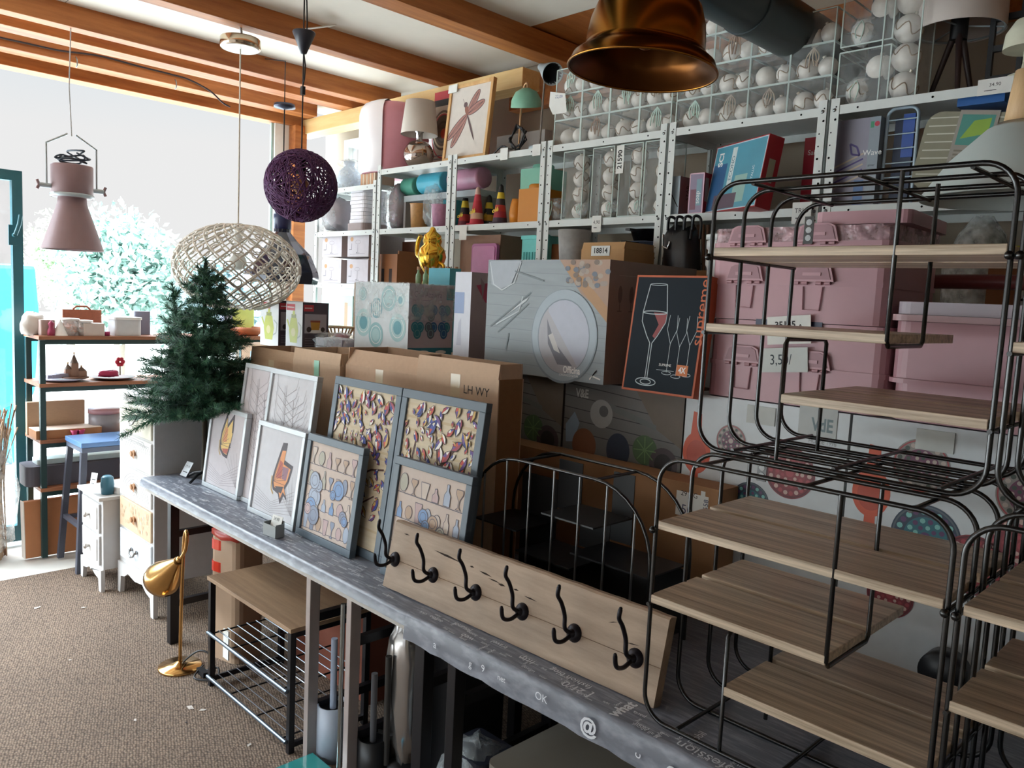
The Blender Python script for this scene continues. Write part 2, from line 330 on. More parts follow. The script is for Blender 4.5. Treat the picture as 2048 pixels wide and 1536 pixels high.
# ================================================================ tables under grey printed oilcloth
def oilcloth():
    m = bpy.data.materials.new('grey_oilcloth'); m.use_nodes = True; n = m.node_tree; L = n.links; p = n.nodes['Principled BSDF']
    t = n.nodes.new('ShaderNodeTexCoord'); mp = n.nodes.new('ShaderNodeMapping'); mp.inputs['Scale'].default_value = (4, 30, 8); mp.inputs['Rotation'].default_value = (0, 0, .35)
    ns = n.nodes.new('ShaderNodeTexNoise'); ns.inputs['Scale'].default_value = 4; ns.inputs['Detail'].default_value = 6
    L.new(t.outputs['Object'], mp.inputs[0]); L.new(mp.outputs[0], ns.inputs['Vector'])
    cr = n.nodes.new('ShaderNodeValToRGB'); e = cr.color_ramp.elements; e[0].position = .45; e[0].color = (*lin('#6d717c'), 1); e[1].position = .74; e[1].color = (*lin('#959aa6'), 1)
    L.new(ns.outputs[0], cr.inputs[0]); L.new(cr.outputs[0], p.inputs['Base Color']); p.inputs['Roughness'].default_value = .32
    n2 = n.nodes.new('ShaderNodeTexNoise'); n2.inputs['Scale'].default_value = 30; bp = n.nodes.new('ShaderNodeBump'); bp.inputs['Strength'].default_value = .12; bp.inputs['Distance'].default_value = .005
    L.new(t.outputs['Object'], n2.inputs['Vector']); L.new(n2.outputs[0], bp.inputs['Height']); L.new(bp.outputs[0], p.inputs['Normal'])
    return m
CLOTH = oilcloth(); LEGM = mat('#a89c98', .4, .3); LEGD = mat('#1a181c', .4, .4); LTXT = mat('#dfe3ea', .4)
TZ = .73
def cloth_sheet(x0, x1, y0, y1, z, drop, wave):
    """sheet over the board with a front drop that ripples a little"""
    b = MB(); n = 60; vs = []; fs = []; rr = random.Random(int(x0*100)); rows = 6
    ph = [rr.uniform(-1, 1) for _ in range(n+1)]
    for i in range(n+1):
        x = x0+(x1-x0)*i/n; a = wave*ph[i]
        pr = [(y1, z), (y0+.012, z), (y0+.003, z-.003), (y0, z-.012), (y0-.004-abs(a)*.4, z-drop*.6), (y0-.006-abs(a), z-drop+a)]
        vs += [(x, y, zz) for y, zz in pr]
    for i in range(n):
        for k in range(rows-1): fs.append((i*rows+k, i*rows+k+1, (i+1)*rows+k+1, (i+1)*rows+k))
    b.add(vs, fs, CLOTH, True); return b
def trestle(name, label, x0, x1, y0, y1, frames):
    t = thing(name, label, 'table', ((x0+x1)/2, (y0+y1)/2, 0)); M = T(-(x0+x1)/2, -(y0+y1)/2, 0)
    MB().box((x0, y0+.004, TZ-.028), (x1, y1, TZ-.003), mat('#9b8f86', .6), M).build('tabletop', t)
    MB().box((x0+.02, y0+.008, TZ-.062), (x1-.02, y0+.03, TZ-.028), mat('#b9b4ae', .5), M).box((x0+.02, y1-.03, TZ-.06), (x1-.02, y1, TZ-.028), LEGM, M).build('apron_rail', t)
    for x, lm, wd in frames:
        for y in (y0+.01, y1-.05): MB().box((x-wd/2, y, 0), (x+wd/2, y+.04, TZ-.03), lm, M).build('leg', t, bevel=.002)
        for z in (.19, .52): MB().box((x-.012, y0+.05, z-.015), (x+.012, y1-.05, z+.015), LEGD, M).build('crossbar', t)
    return t
trestle('display_table', 'long table under streaked grey oilcloth carrying the leaning pictures', -3.9, -1.80, 1.405, 2.04, ((-3.6, LEGD, .04), (-2.378, LEGM, .028), (-2.125, LEGM, .028)))
trestle('display_table', 'nearer table under grey oilcloth printed with words, carrying the coat rack board', -1.795, .75, 1.405, 2.04, ((-1.752, LEGD, .045), (-1.607, LEGD, .035), (.6, LEGD, .05)))
c1 = tag(cloth_sheet(-3.905, -1.79, 1.40, 2.05, TZ, .036, .002).build('tablecloth'), 'streaked grey oilcloth on the farther table, below the butterfly pictures', 'tablecloth')
c2 = tag(cloth_sheet(-1.80, .76, 1.397, 2.05, TZ+.003, .075, .003).build('tablecloth'), 'grey oilcloth printed with pale words, hanging off the nearer table edge', 'tablecloth')
rr = random.Random(3)
k = Print((0, 0, TZ), (1, 0, 0), (0, 1, 0))
for i in range(170):
    w_ = rr.choice(['design', 'paris', 'mode', 'love', 'home', 'journal', 'www', 'style', 'trend', 'living'])
    k.text(rr.uniform(-3.8, -1.9), rr.uniform(1.42, 1.55), rr.uniform(.006, .012), w_, LTXT, rr.choice([0, 0, math.pi, .2]), sx=1.5)
k.build('lettering', c1)
k = Print((0, 0, TZ+.003), (1, 0, 0), (0, 1, 0))
WORDS = [('what', -1.04, 1.447, .030, math.pi/2, 1), ('fashion blog', -1.22, 1.467, .02, math.pi, 0), ('[ 21/0 .', -1.18, 1.437, .026, math.pi, 0), ('profession', -.79, 1.425, .03, math.pi, 0), ('http', -1.36, 1.455, .022, math.pi, 0), ('travel', -1.47, 1.462, .018, math.pi, 0), ('journal', -1.62, 1.462, .018, .0, 0), ('mobil', -.86, 1.475, .02, math.pi/2, 0), ('e-mail', -.72, 1.455, .016, math.pi, 0), ('design', -1.32, 1.422, .013, 0, 0), ('& all about', -.95, 1.412, .012, math.pi, 0), ('web', -1.56, 1.425, .02, math.pi, 0), ('online', -1.71, 1.44, .016, 0, 0), ('social', -.6, 1.46, .02, 0, 0)]
for s_, x, y, h_, a, bo in WORDS: k.text(x, y, h_, s_, LTXT, a, bool(bo))
for i in range(46):
    k.text(-1.76+.026*i+rr.uniform(-.01, .01), rr.uniform(1.408, 1.462), rr.uniform(.007, .013), rr.choice(['home', 'paris', 'news', 'love', 'click', 'send', 'style', 'trend', 'live']), LTXT, rr.choice([0, math.pi, math.pi/2]))
k.o = Vector((0, 1.3885, 0)); k.v = Vector((0, 0, 1)); k.n = Vector((0, -1, 0))
for s_, x, z, h_, a, bo in [('@', -1.09, .69, .035, 0, 1), ('e', -.86, .69, .045, 0, 1), ('OK', -1.24, .70, .02, 0, 0), ('c', -.95, .685, .022, 1.57, 0), ('on', -.78, .69, .03, math.pi, 0), ('net', -1.38, .695, .016, 0, 0), ('g', -1.5, .69, .02, 0, 0), ('9', -1.45, .695, .02, 0, 0), ('a', -1.65, .69, .022, 0, 0)]: k.text(x, z, h_, s_, LTXT, a, bool(bo))
k.build('lettering', c2)
# ================================================================ black wire shelf units, stacked two high
def wire_unit(name, label, loc):
    t = thing(name, label, 'shelf', loc, group=None); w, h, D, r = .595, .598, .40, .06; rad = .0052
    for y in (0, .133, .267, .40):
        lp = arc(w-r, r, r, -90, 0)+arc(w-r, h-r, r, 0, 90)+arc(r, h-r, r, 90, 180)+arc(r, r, r, 180, 270)
        MB().tube([(x, y, z) for x, z in lp], rad, WIRE, 8, True).build('wire_loop', t)
    e = .0045
    for x in (0, w):
        for z in ((.435, .265) if x == 0 else (.435, .125)): MB().tube([(x, -.012, z), (x, .41, z)], e, WIRE).build('side_wire', t)
    for x in (.09, .32, .52):
        for z in (.005, h-.005): MB().tube([(x, 0, z), (x, .40, z)], e, WIRE).build('cross_wire', t)
    for x in (.0, w):
        for z in (.435,): MB().ball((x, -.012, z), .008, WIRE).build('end_knob', t)
    for x, za, zb in ((.40, .262, h), (.195, .003, .262)):
        m_ = MB(); lo, hi = za, zb
        m_.tube([(x, 0, hi), (x, 0, lo+.01), (x, .01, lo), (x, .19, lo), (x, .20, lo+.01), (x, .2, hi)] if za > .1 else [(x, 0, lo), (x, 0, hi-.01), (x, .01, hi), (x, .19, hi), (x, .2, hi-.01), (x, .2, lo)], .0048, WIRE).build('hanger', t)
    for x0, x1, z in ((.008, w-.006, .437), (.0, .40, .267), (.192, w-.006, .127)):
        MB().box((x0, -.004, z), (x1, .185, z+.019), OAK).build('shelf_board', t, bevel=.0015); MB().box((x0, .207, z), (x1, .40, z+.019), OAK).build('shelf_board', t, bevel=.0015)
    p = MB(); p.prism([(.02, h-.10), (.045, h-.10), (.045, h-.03), (.02, h-.03)], 0, .003, WIRE, T(0, .405, 0) @ rx(math.pi/2))
    for z in (h-.085, h-.065, h-.045): p.lathe([(.0, 0), (.008, 0)], mat('#b9bdbf', .5), T(.033, .4005, z) @ rx(math.pi/2), 10)
    p.build('hanging_plate', t); return t
u = wire_unit('wire_shelf', 'lower black wire shelf with oak boards standing on the table beside the hook board', (-.988, 1.455, TZ+.008))
dup(u, loc=(-.988, 1.60, 1.345), label='black wire shelf with oak boards stacked on top, in front of the pink cases')
dup(u, loc=(-.376, 1.455, TZ+.008), label='lower black wire shelf at the right picture edge, only its left half showing')
dup(u, loc=(-.376, 1.60, 1.345), label='upper black wire shelf cut off by the right picture edge')
# arched black wire rack behind the hook board
t = thing('arched_wire_rack', 'black wire rack with an arched top behind the hook board', 'rack', (-1.865, 1.70, TZ+.006)); RH, RR, RW = .445, .2, .70
def archz(x): return RH if RR <= x <= RW-RR else RH-RR+math.sqrt(max(0, RR**2-(x-(RR if x < RR else RW-RR))**2))
for y in (0, .19):
    a = [(0, 0)]+arc(RR, RH-RR, RR, 180, 90, 8)+arc(RW-RR, RH-RR, RR, 90, 0, 8)+[(RW, 0)]
    MB().tube([(x, y, z) for x, z in a], .005, WIRE, 8).build('arch_wire', t)
for i in range(7):
    x = .055+i*.098; MB().tube([(x, 0, 0), (x, 0, archz(x))], .0034, mat('#8b8f92', .3, .9), 6).build('upright_wire', t)
for x0, x1, z in ((.01, .2, .22), (.2, .42, .16), (.3, .5, .30), (.42, .69, .21), (.01, .69, .02)): MB().box((x0, .005, z), (x1, .185, z+.005), BLACK).build('tray', t)
for x0, x1, z0, z1 in ((.04, .2, .02, .36), (.2, .3, .27, .43), (.2, .3, .02, .15), (.3, .42, .17, .30), (.42, .5, .22, .43), (.3, .5, .02, .15), (.5, .69, .02, .2)): MB().box((x0+.001, .187, z0), (x1-.001, .19, z1), mat('#0f1013', .6)).build('back_panel', t)
for x in (.2, .5): MB().tube([(x, 0, RH-.002), (x, .19, RH-.002)], .0045, WIRE, 6).build('cross_wire', t)
# ================================================================ white steel shelving
LV = [2.42, 2.06, 1.70, 1.30]
def steel_shelving(label, x0, x1, levels, ztop, y0=2.9, y1=3.28):
    t = thing('steel_shelving', label, 'shelving', (x0, y0, 0)); w = x1-x0; D = y1-y0
    for x in (0, w-.034):
        for y, f in ((0, 1), (D-.034, 0)):
            p = MB(); p.box((x, y, 0), (x+.034, y+.002, ztop), STEEL_W) if f else p.box((x, y+.032, 0), (x+.034, y+.034, ztop), STEEL_W)
            xx = x if x == 0 else x+.032; p.box((xx, y, 0), (xx+.002, y+.034, ztop), STEEL_W)
            k = .03
            while k < ztop-.9:
                z = ztop-k; q = .0045 if int(k*1000) % 2 else .003
                p.lathe([(0, 0), (q, 0)], HOLE, T(x+.017+(.006 if int(k*100) % 2 else -.006), (y-.0006) if f else y+.0315, z) @ rx(math.pi/2), 8); k += .045
            p.build('upright', t)
    for z in levels:
        s = MB(); s.box((.002, .003, z-.002), (w-.002, D-.003, z), STEEL_W); s.box((.035, .002, z-.032), (w-.035, .005, z), STEEL_W); s.box((.035, D-.005, z-.032), (w-.035, D-.002, z), STEEL_W)
        for x in (.002, w-.005): s.box((x, .036, z-.032), (x+.003, D-.036, z), STEEL_W)
        for x in (.1, w/2, w-.1): s.lathe([(0, 0), (.004, 0)], HOLE, T(x, .0012, z-.016) @ rx(math.pi/2), 8)
        for x in (.017, w-.017): s.lathe([(0, .003), (.006, .002), (.007, 0)], SCREW, T(x, -.0005, z-.016) @ rx(math.pi/2), 8)
        s.build('shelf', t)
    return t
BX = [(-4.90, -4.185), (-4.175, -3.47), (-3.46, -2.758), (-2.748, -2.05), (-2.04, -1.352), (-1.342, -.645), (-.635, .06)]
NAMES = ['white steel shelving bay at the window end, holding stemware boxes', 'white steel shelving bay with paper cups and the silver ball lamp', 'white steel shelving bay with cones and the dragonfly picture', 'white steel shelving bay with a shelf of bauble tubes', 'white steel shelving bay with red boxes above the black bags', 'white steel shelving bay with the blue trays and ironing board', 'white steel shelving bay at the right picture edge']
for i, ((a, b), nm) in enumerate(zip(BX, NAMES)): steel_shelving(nm, a, b, [2.34, 2.06, 1.72, 1.42] if i == 0 else LV, 2.36 if i == 0 else 2.445)
# duct under the ceiling
a = W(1627, 141, y=3.25); d = MB(); DU = mat('#2f3a3e', .4)
c = Vector((a.x+.045, 3.25, a.z+.072)); d.cyl((c.x, -3.9, c.z), (c.x, 3.42, c.z), .10, DU, 28)
for y in (-1.0, 1.2, 2.6): d.cyl((c.x, y, c.z), (c.x, y+.03, c.z), .105, DU, 28)
tag(d.build('ceiling_duct'), 'grey round duct running under the ceiling above the bauble boxes', 'duct')
# ================================================================ framed pictures leaning on the farther table
SILV = mat('#b9bec2', .4, .25, scale=40); NAVY = mat('#55636f', .45, var=.04)
def frame(name, label, w, h, x, y, tilt, bw, fm, art, group, z=TZ+.002, back='#7b6a58'):
    t = thing(name, label, 'picture', M=T(x, y, z) @ rx(-tilt), group=group); d = .026
    f = MB()
    for lo, hi in (((0, 0, 0), (w, d, bw)), ((0, 0, h-bw), (w, d, h)), ((0, 0, bw), (bw, d, h-bw)), ((w-bw, 0, bw), (w, d, h-bw))): f.box(lo, hi, fm)
    f.build('picture_frame', t, bevel=.002)
    MB().box((bw-.004, .008, bw-.004), (w-bw+.004, .012, h-bw+.004), art[0]).build('backing_sheet', t)
    k = Print((bw, .008, bw), (1, 0, 0), (0, 0, 1)); art[1](k, w-2*bw, h-2*bw); k.build('printed_picture', t)
    return t
def clip(x, lo, hi): return max(lo, min(hi, x))
def art_tree(seed):
    def go(k, w, h):
        rr = random.Random(seed); br = mat('#5b4038', .7); ink = mat('#30272c', .7)
        cols = [mat(c, .6) for c in ('#3f4a9a', '#c24a3e', '#e8e2da', '#6a4a88', '#d8d2c8', '#2f3e86', '#c7a15a', '#9a3d4e')]
        for i in range(26): k.rect(0, h*i/26, w, h*(i+.4)/26, mat(rr.choice(['#d0c0a4', '#d6c8ae', '#c9b696']), .8))
        x0 = w*.25
        for pts, wd in (([(x0, 0), (x0+.02*w, h*.2), (x0+.1*w, h*.38), (w*.55, h*.62), (w*.8, h*.8)], .012), ([(x0+.05*w, h*.3), (w*.15, h*.55), (w*.2, h*.8)], .008), ([(x0+.1*w, h*.38), (w*.75, h*.5), (w*.95, h*.52)], .007), ([(w*.55, h*.62), (w*.45, h*.85)], .006), ([(x0+.03*w, h*.22), (w*.6, h*.25), (w*.85, h*.34)], .006)):
            k.line(pts, wd, br)
        nx, nz = 10, 16
        for i in range(nx*nz):
            gx, gz = i % nx, i//nx; x = w*(gx+.5+rr.uniform(-.45, .45))/nx; y = h*(.16+.83*(gz+.5+rr.uniform(-.45, .45))/nz)
            if rr.random() < .12 or (gz < 4 and rr.random() < .5): continue
            s = rr.choice([.012, .016, .021, .028]); a = rr.uniform(.6, 2.6); c, d = math.cos(a), math.sin(a)
            def lf(p): return [(clip(x+(u*c-v*d)*s, .002, w-.002), clip(y+(u*d+v*c)*s, .002, h-.002)) for u, v in p]
            k.poly(lf([(-1.08, 0), (-.3, .52), (.4, .45), (1.1, 0), (.4, -.45), (-.3, -.52)]), ink)
            q = rr.sample(cols, 4)
            k.mb.add([k.P(*p) for p in lf([(-.95, 0), (-.3, .42), (-.1, 0)])], [(0, 1, 2)], q[0]); k.mb.add([k.P(*p) for p in lf([(-.3, .42), (.4, .37), (.3, 0), (-.1, 0)])], [(0, 1, 2, 3)], q[1])
            k.mb.add([k.P(*p) for p in lf([(.4, .37), (.98, 0), (.3, 0)])], [(0, 1, 2)], q[2]); k.mb.add([k.P(*p) for p in lf([(-.95, 0), (.98, 0), (.4, -.37), (-.3, -.42)])], [(0, 1, 2, 3)], q[3]); k.k += .1
    return go
def art_kitchen(seed):
    def go(k, w, h):
        rr = random.Random(seed); ink = mat('#6d6a74', .7); cols = [mat(c, .7) for c in ('#a9b4c6', '#7f9cc4', '#b8a08c', '#cdbfb4', '#c0a8a8', '#8d97ab', '#b5b2a4')]
        for j in range(4):
            y0 = h*(.03+.24*j); k.line([(0, y0), (w, y0+rr.uniform(-.01, .01))], .0025, ink); n = 7-(j % 2)
            for i in range(n):
                cx = w*(i+.5)/n; ww = w/n*.38; hh = h*rr.uniform(.12, .2); y1 = min(h-.004, y0+hh); t = rr.randrange(4); m = rr.choice(cols)
                if t == 0: p = [(cx-ww*.5, y0), (cx+ww*.5, y0), (cx+ww, y1), (cx-ww, y1)]
                elif t == 1: p = [(cx-ww*.7, y0), (cx+ww*.7, y0), (cx+ww*.7, y0+hh*.5), (cx+ww*.25, y0+hh*.7), (cx+ww*.25, y1), (cx-ww*.25, y1), (cx-ww*.25, y0+hh*.7), (cx-ww*.7, y0+hh*.5)]
                elif t == 2: p = [(cx+ww*math.cos(a), y0+hh*.5+hh*.45*math.sin(a)) for a in [6.283*q/14 for q in range(14)]]
                else: p = [(cx-ww*.6, y0), (cx+ww*.6, y0), (cx+ww*.1, y0+hh*.12), (cx+ww*.1, y0+hh*.45), (cx+ww*.8, y0+hh*.8), (cx+ww*.7, y1), (cx-ww*.7, y1), (cx-ww*.8, y0+hh*.8), (cx-ww*.1, y0+hh*.45), (cx-ww*.1, y0+hh*.12)]
                p = [(clip(a, .003, w-.003), clip(b, .003, h-.003)) for a, b in p]; k.poly(p, m); k.line(p, .0022, ink, True)
        for i in range(12):
            r_ = rr.uniform(.018, .04); x, y = rr.uniform(r_, w-r_), rr.uniform(r_, h*.6); m = rr.choice(cols); k.disc(x, y, r_, m, seg=18); k.ring(x, y, r_, .003, ink, seg=18); k.ring(x, y, r_*.6, .002, ink, seg=18)
    return go
def art_veins(seed, fly=False, up=False):
    def go(k, w, h):
        rr = random.Random(seed); ln = mat('#8d8789', .7)
        if not fly:
            for b in range(2):
                cx, cy = w*(.5+.25*b), h*(.05+.1*b); tip = (w*(.35+.2*b), h*(.93-.1*b)); k.line([(cx, cy), tip], .0025, ln)
                for i in range(12):
                    u = .08+.075*i; p = (cx+(tip[0]-cx)*u, cy+(tip[1]-cy)*u)
                    for s in (-1, 1): k.line([p, (clip(p[0]+s*w*.22, 0, w), p[1]+h*.07), (clip(p[0]+s*w*.4*(1-u*.4), 0, w), min(h, p[1]+h*.16))], .0016, ln)
            return
        for i in range(7): k.line([(w*.05, h*(.06+.035*i)), (w*.45, h*(.03+.02*i)), (w*.95, h*(.1+.045*i))], .0014, ln)
        for i in range(5): k.line([(w*(.95), h*.08), (w*(.5+.09*i), h*(.4+.03*i))], .0014, ln)
        x, y, s = w*(.30 if up else .40), h*(.56 if up else .40), w*.58
        OR, DK, YE, RD, PU = [mat(c, .6) for c in ('#d18a52', '#3b3038', '#dcb869', '#a8503e', '#87606e')]
        wing = [(0, 0), (.06, .32), (.22, .98), (.36, 1.0), (.33, .58), (.62, .5), (.55, .12), (.45, -.1), (.56, -.34), (.44, -.25), (.36, -.48), (.26, -.26), (.08, -.2)]
        if up: wing = [(0, 0), (.03, .4), (.2, 1.0), (.26, .62), (.5, .98), (.52, .45), (.46, .05), (.38, -.34), (.2, -.3), (.05, -.16)]
        P = lambda q, a=1: [(x+(u-.3*(1-a))*s*1.25, y+v*s*a*.85) for u, v in q]
        k.poly(P(wing), DK)
        ins = [(.06+(u-.28)*.8+.22, .12+(v-.12)*.78) for u, v in wing]; k.poly(P(ins), YE if up else OR)
        for q, m in (([(.12, .1), (.2, .55), (.3, .5), (.3, .12)], OR if up else RD), ([(.3, .42), (.5, .42), (.46, .12), (.32, .12)], YE if up else PU), ([(.14, -.1), (.4, -.05), (.36, -.22), (.2, -.2)], RD if up else DK)): k.poly(P(q), m)
        for i in range(6): k.line(P([(.05, 0), (.2+.06*i, .6-.12*i)]), .0018, DK)
        k.line(P([(.0, .12), (.02, -.2), (.1, -.3)]), .008, mat('#b79a6a', .7))
    return go
BG_T = mat('#d3c5ad', .8); BG_K = mat('#cbbcb2', .8); BG_V = mat('#c2bcc0', .8); BG_B = mat('#c6c6cb', .8)
G1, G2, G3, G4 = 'tall tree pictures in grey blue frames', 'kitchen drawings in grey blue frames', 'tall leaf pictures in silver frames', 'butterfly pictures in silver frames'
frame('framed_picture', 'tall grey-blue framed picture of patchwork leaves, half hidden by a kitchen drawing', .425, .617, -2.628, 1.578, .135, .030, NAVY, (BG_T, art_tree(4)), G1)
frame('framed_picture', 'tall grey-blue framed picture of patchwork leaves, rightmost of the leaning pictures', .425, .617, -2.199, 1.578, .135, .030, NAVY, (BG_T, art_tree(9)), G1)
frame('framed_picture', 'small grey-blue framed drawing of crockery standing beside the white butterfly picture', .375, .392, -2.684, 1.532, .13, .027, NAVY, (BG_K, art_kitchen(2)), G2)
frame('framed_picture', 'small grey-blue framed drawing of crockery whose foot hides behind the hook board', .388, .40, -2.125, 1.532, .13, .027, NAVY, (BG_K, art_kitchen(5)), G2)
frame('framed_picture', 'tall silver framed leaf picture, darker and farther back, beside the fir tree', .36, .60, -3.37, 1.585, .13, .02, SILV, (BG_V, art_veins(1)), G3)
frame('framed_picture', 'tall silver framed pale leaf picture above the white butterfly picture', .375, .602, -3.10, 1.565, .13, .02, SILV, (BG_B, art_veins(2)), G3)
frame('framed_picture', 'silver framed yellow butterfly picture beside the foot of the fir tree', .36, .385, -3.61, 1.568, .12, .02, SILV, (BG_V, art_veins(3, True, True)), G4)
frame('framed_picture', 'silver framed red and black butterfly picture in front of the tall pale leaf picture', .378, .385, -3.085, 1.535, .13, .02, SILV, (BG_B, art_veins(4, True)), G4)
# little grey card holder
t = thing('card_holder', 'small grey box of price cards on the oilcloth before the butterfly picture', 'holder', (W(568, 1068, z=TZ).x, 1.455, TZ+.002), .1)
GR = mat('#8a8f90', .5)
MB().box((-.04, -.02, 0), (.04, -.017, .045), GR).box((-.04, .017, 0), (.04, .02, .06), GR).box((-.04, -.017, 0), (-.037, .017, .05), GR).box((.037, -.017, 0), (.04, .017, .05), GR).box((-.037, -.017, 0), (.037, .017, .003), GR).build('box', t)
c_ = MB().box((-.03, -.006, .004), (.034, -.004, .075), PAPER, rx(-.3)).build('price_card', t); k = Print((-.03, -.0062, .05), (1, 0, 0), (0, 0, 1)); k.text(.03, .012, .012, '24,90', INK); o = k.build('lettering', c_); o.matrix_local = rx(-.3)
# ================================================================ cardboard cartons behind the pictures
def carton(name, label, x0, x1, y0, y1, z0, z1, m=CARD, flap=.05, tape=True, mark=None, cat='box', group=None, lean=0.12, side=None):
    t = thing(name, label, cat, ((x0+x1)/2, (y0+y1)/2, z0), group=group); w, d, h = (x1-x0)/2, (y1-y0)/2, z1-z0; e = .004
    b = MB(); b.box((-w, -d, 0), (w, -d+e, h), m); b.box((-w, d-e, 0), (w, d, h), m); b.box((-w, -d+e, 0), (-w+e, d-e, h), m); b.box((w-e, -d+e, 0), (w, d-e, h), side or m); b.box((-w+e, -d+e, 0), (w-e, d-e, e), m)
    if not flap: b.box((-w, -d, h), (w, d, h+e), m)
    bd = b.build('carton_body', t)
    if flap:
        MB().box((-w+.003, 0, 0), (w-.003, e, flap), m, T(0, -d, h) @ rx(-abs(lean))).build('flap', t); MB().box((-w+.003, -e, 0), (w-.003, 0, flap), m, T(0, d-.002, h) @ rx(.05)).build('flap', t)
        for s in (-1, 1): MB().box((0, -d+.01, 0), (e, d-.01, flap), m, T(s*w-(e if s > 0 else 0), 0, h) @ ry(-s*.12)).build('flap', t)
    k = Print((-w, -d, 0), (1, 0, 0), (0, 0, 1))
    if tape: k.rect(w-.025, h-.09, w+.025, h-.001, TAPE); k.rect(w-.025, h-.16, w+.025, h-.1, mat('#d7cab2', .3))
    if mark: k.text(2*w*.75, h-.05, .03, mark, INK)
    if tape or mark: k.build('tape_and_marks', bd)
    return t
carton('cardboard_box', 'plain brown carton behind the darker leaf picture, leftmost of the row', -3.60, -3.19, 1.80, 2.02, TZ+.002, 1.335, mark='105')
carton('cardboard_box', 'pale brown carton with a green sticker behind the pale leaf picture', -3.18, -2.80, 1.79, 2.02, TZ+.002, 1.36, mat('#c4a88e', .85, scale=60))
carton('cardboard_box', 'brown carton with its top flaps open behind the left patchwork leaf picture', -2.79, -2.315, 1.81, 2.02, TZ+.002, 1.37, mat('#bfa188', .85, scale=60), .07, lean=-.5)
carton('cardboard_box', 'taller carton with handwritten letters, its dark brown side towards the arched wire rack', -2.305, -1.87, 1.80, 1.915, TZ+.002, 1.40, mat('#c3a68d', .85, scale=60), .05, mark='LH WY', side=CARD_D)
p = W(632, 735, y=1.785); k = Print((p.x, 1.788, p.z), (1, 0, 0), (0, 0, 1)); k.rect(-.02, -.04, .02, .03, mat('#9fd8c0', .4)); tag(k.build('sticker', None), 'mint green sticker on the pale carton behind the leaf picture', 'sticker')
o = MB().rbox((0, 0, 0), (.30, .07, .60), .02, mat('#5d93a8', .35)).build('blue_plastic_box', bevel=.004); o.location = (-3.93, 1.955, TZ+.003); tag(o, 'blue plastic box behind the fir tree, left of the brown cartons', 'box')
# hidden carriers of the back row
trestle('display_table', 'dark table at the back that carries the boxed crockery', -4.3, .7, 2.06, 2.80, ((-4.2, LEGD, .04), (-2.0, LEGD, .04), (.5, LEGD, .04)))
carton('cardboard_box', 'large carton underneath the teapot boxes, mostly hidden', -4.25, -3.33, 2.07, 2.72, TZ, 1.352, flap=0, tape=False)
carton('cardboard_box', 'large carton underneath the turquoise plate set, mostly hidden', -3.32, -2.435, 2.07, 2.72, TZ, 1.396, flap=0, tape=False)
def pack(name, label, x0, x1, y0, y1, z0, z1, front, side=None, top=None, cat='box', group=None, bevel=.002):
    """printed product box: one mesh with its own front, side and top colours; prints are children"""
    b = MB(); side = side or front; top = top or front; w, d, h = (x1-x0)/2, (y1-y0)/2, z1-z0
    b.quad((-w, -d, 0), (w, -d, 0), (w, -d, h), (-w, -d, h), front); b.quad((w, -d, 0), (w, d, 0), (w, d, h), (w, -d, h), side); b.quad((w, d, 0), (-w, d, 0), (-w, d, h), (w, d, h), side)
    b.quad((-w, d, 0), (-w, -d, 0), (-w, -d, h), (-w, d, h), side); b.quad((-w, -d, h), (w, -d, h), (w, d, h), (-w, d, h), top); b.quad((-w, d, 0), (w, d, 0), (w, -d, 0), (-w, -d, 0), side)
    o = b.build(name); o.location = ((x0+x1)/2, (y0+y1)/2, z0); tag(o, label, cat, group)
    F = Print((-w, -d, 0), (1, 0, 0), (0, 0, 1)); S = Print((w, -d, 0), (0, 1, 0), (0, 0, 1))
    return o, F, S, 2*w, 2*d, h
def ylim(px, py, x): return W(px, py, x=x).y
# teapot boxes
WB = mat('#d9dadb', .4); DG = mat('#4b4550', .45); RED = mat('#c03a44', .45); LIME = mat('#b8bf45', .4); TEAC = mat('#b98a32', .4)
def tea(label, x0, x1, y):
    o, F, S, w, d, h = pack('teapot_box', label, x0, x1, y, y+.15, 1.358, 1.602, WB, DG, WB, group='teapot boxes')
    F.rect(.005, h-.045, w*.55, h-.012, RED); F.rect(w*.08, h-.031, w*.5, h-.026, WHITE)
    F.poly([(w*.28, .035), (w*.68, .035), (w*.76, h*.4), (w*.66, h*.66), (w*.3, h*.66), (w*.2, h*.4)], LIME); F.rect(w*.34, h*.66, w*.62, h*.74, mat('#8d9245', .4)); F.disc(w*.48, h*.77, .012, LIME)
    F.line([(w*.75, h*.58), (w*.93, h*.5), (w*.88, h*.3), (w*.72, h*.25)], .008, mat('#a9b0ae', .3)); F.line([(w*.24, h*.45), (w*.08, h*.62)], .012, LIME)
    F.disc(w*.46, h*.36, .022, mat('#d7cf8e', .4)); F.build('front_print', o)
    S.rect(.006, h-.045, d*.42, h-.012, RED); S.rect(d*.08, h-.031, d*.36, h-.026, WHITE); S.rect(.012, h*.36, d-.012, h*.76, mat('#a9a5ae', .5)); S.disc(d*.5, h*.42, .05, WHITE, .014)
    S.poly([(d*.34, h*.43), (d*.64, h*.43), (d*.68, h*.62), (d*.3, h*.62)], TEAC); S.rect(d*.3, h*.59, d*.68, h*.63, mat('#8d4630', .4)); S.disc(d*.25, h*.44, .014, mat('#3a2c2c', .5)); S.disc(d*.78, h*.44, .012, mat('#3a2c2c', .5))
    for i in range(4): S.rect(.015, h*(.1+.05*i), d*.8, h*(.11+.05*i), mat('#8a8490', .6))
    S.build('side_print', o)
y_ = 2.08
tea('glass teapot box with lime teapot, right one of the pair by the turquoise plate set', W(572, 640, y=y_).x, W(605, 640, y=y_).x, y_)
tea('glass teapot box with lime teapot, left one of the pair beside the window', W(521, 640, y=y_).x, W(557, 640, y=y_).x, y_)
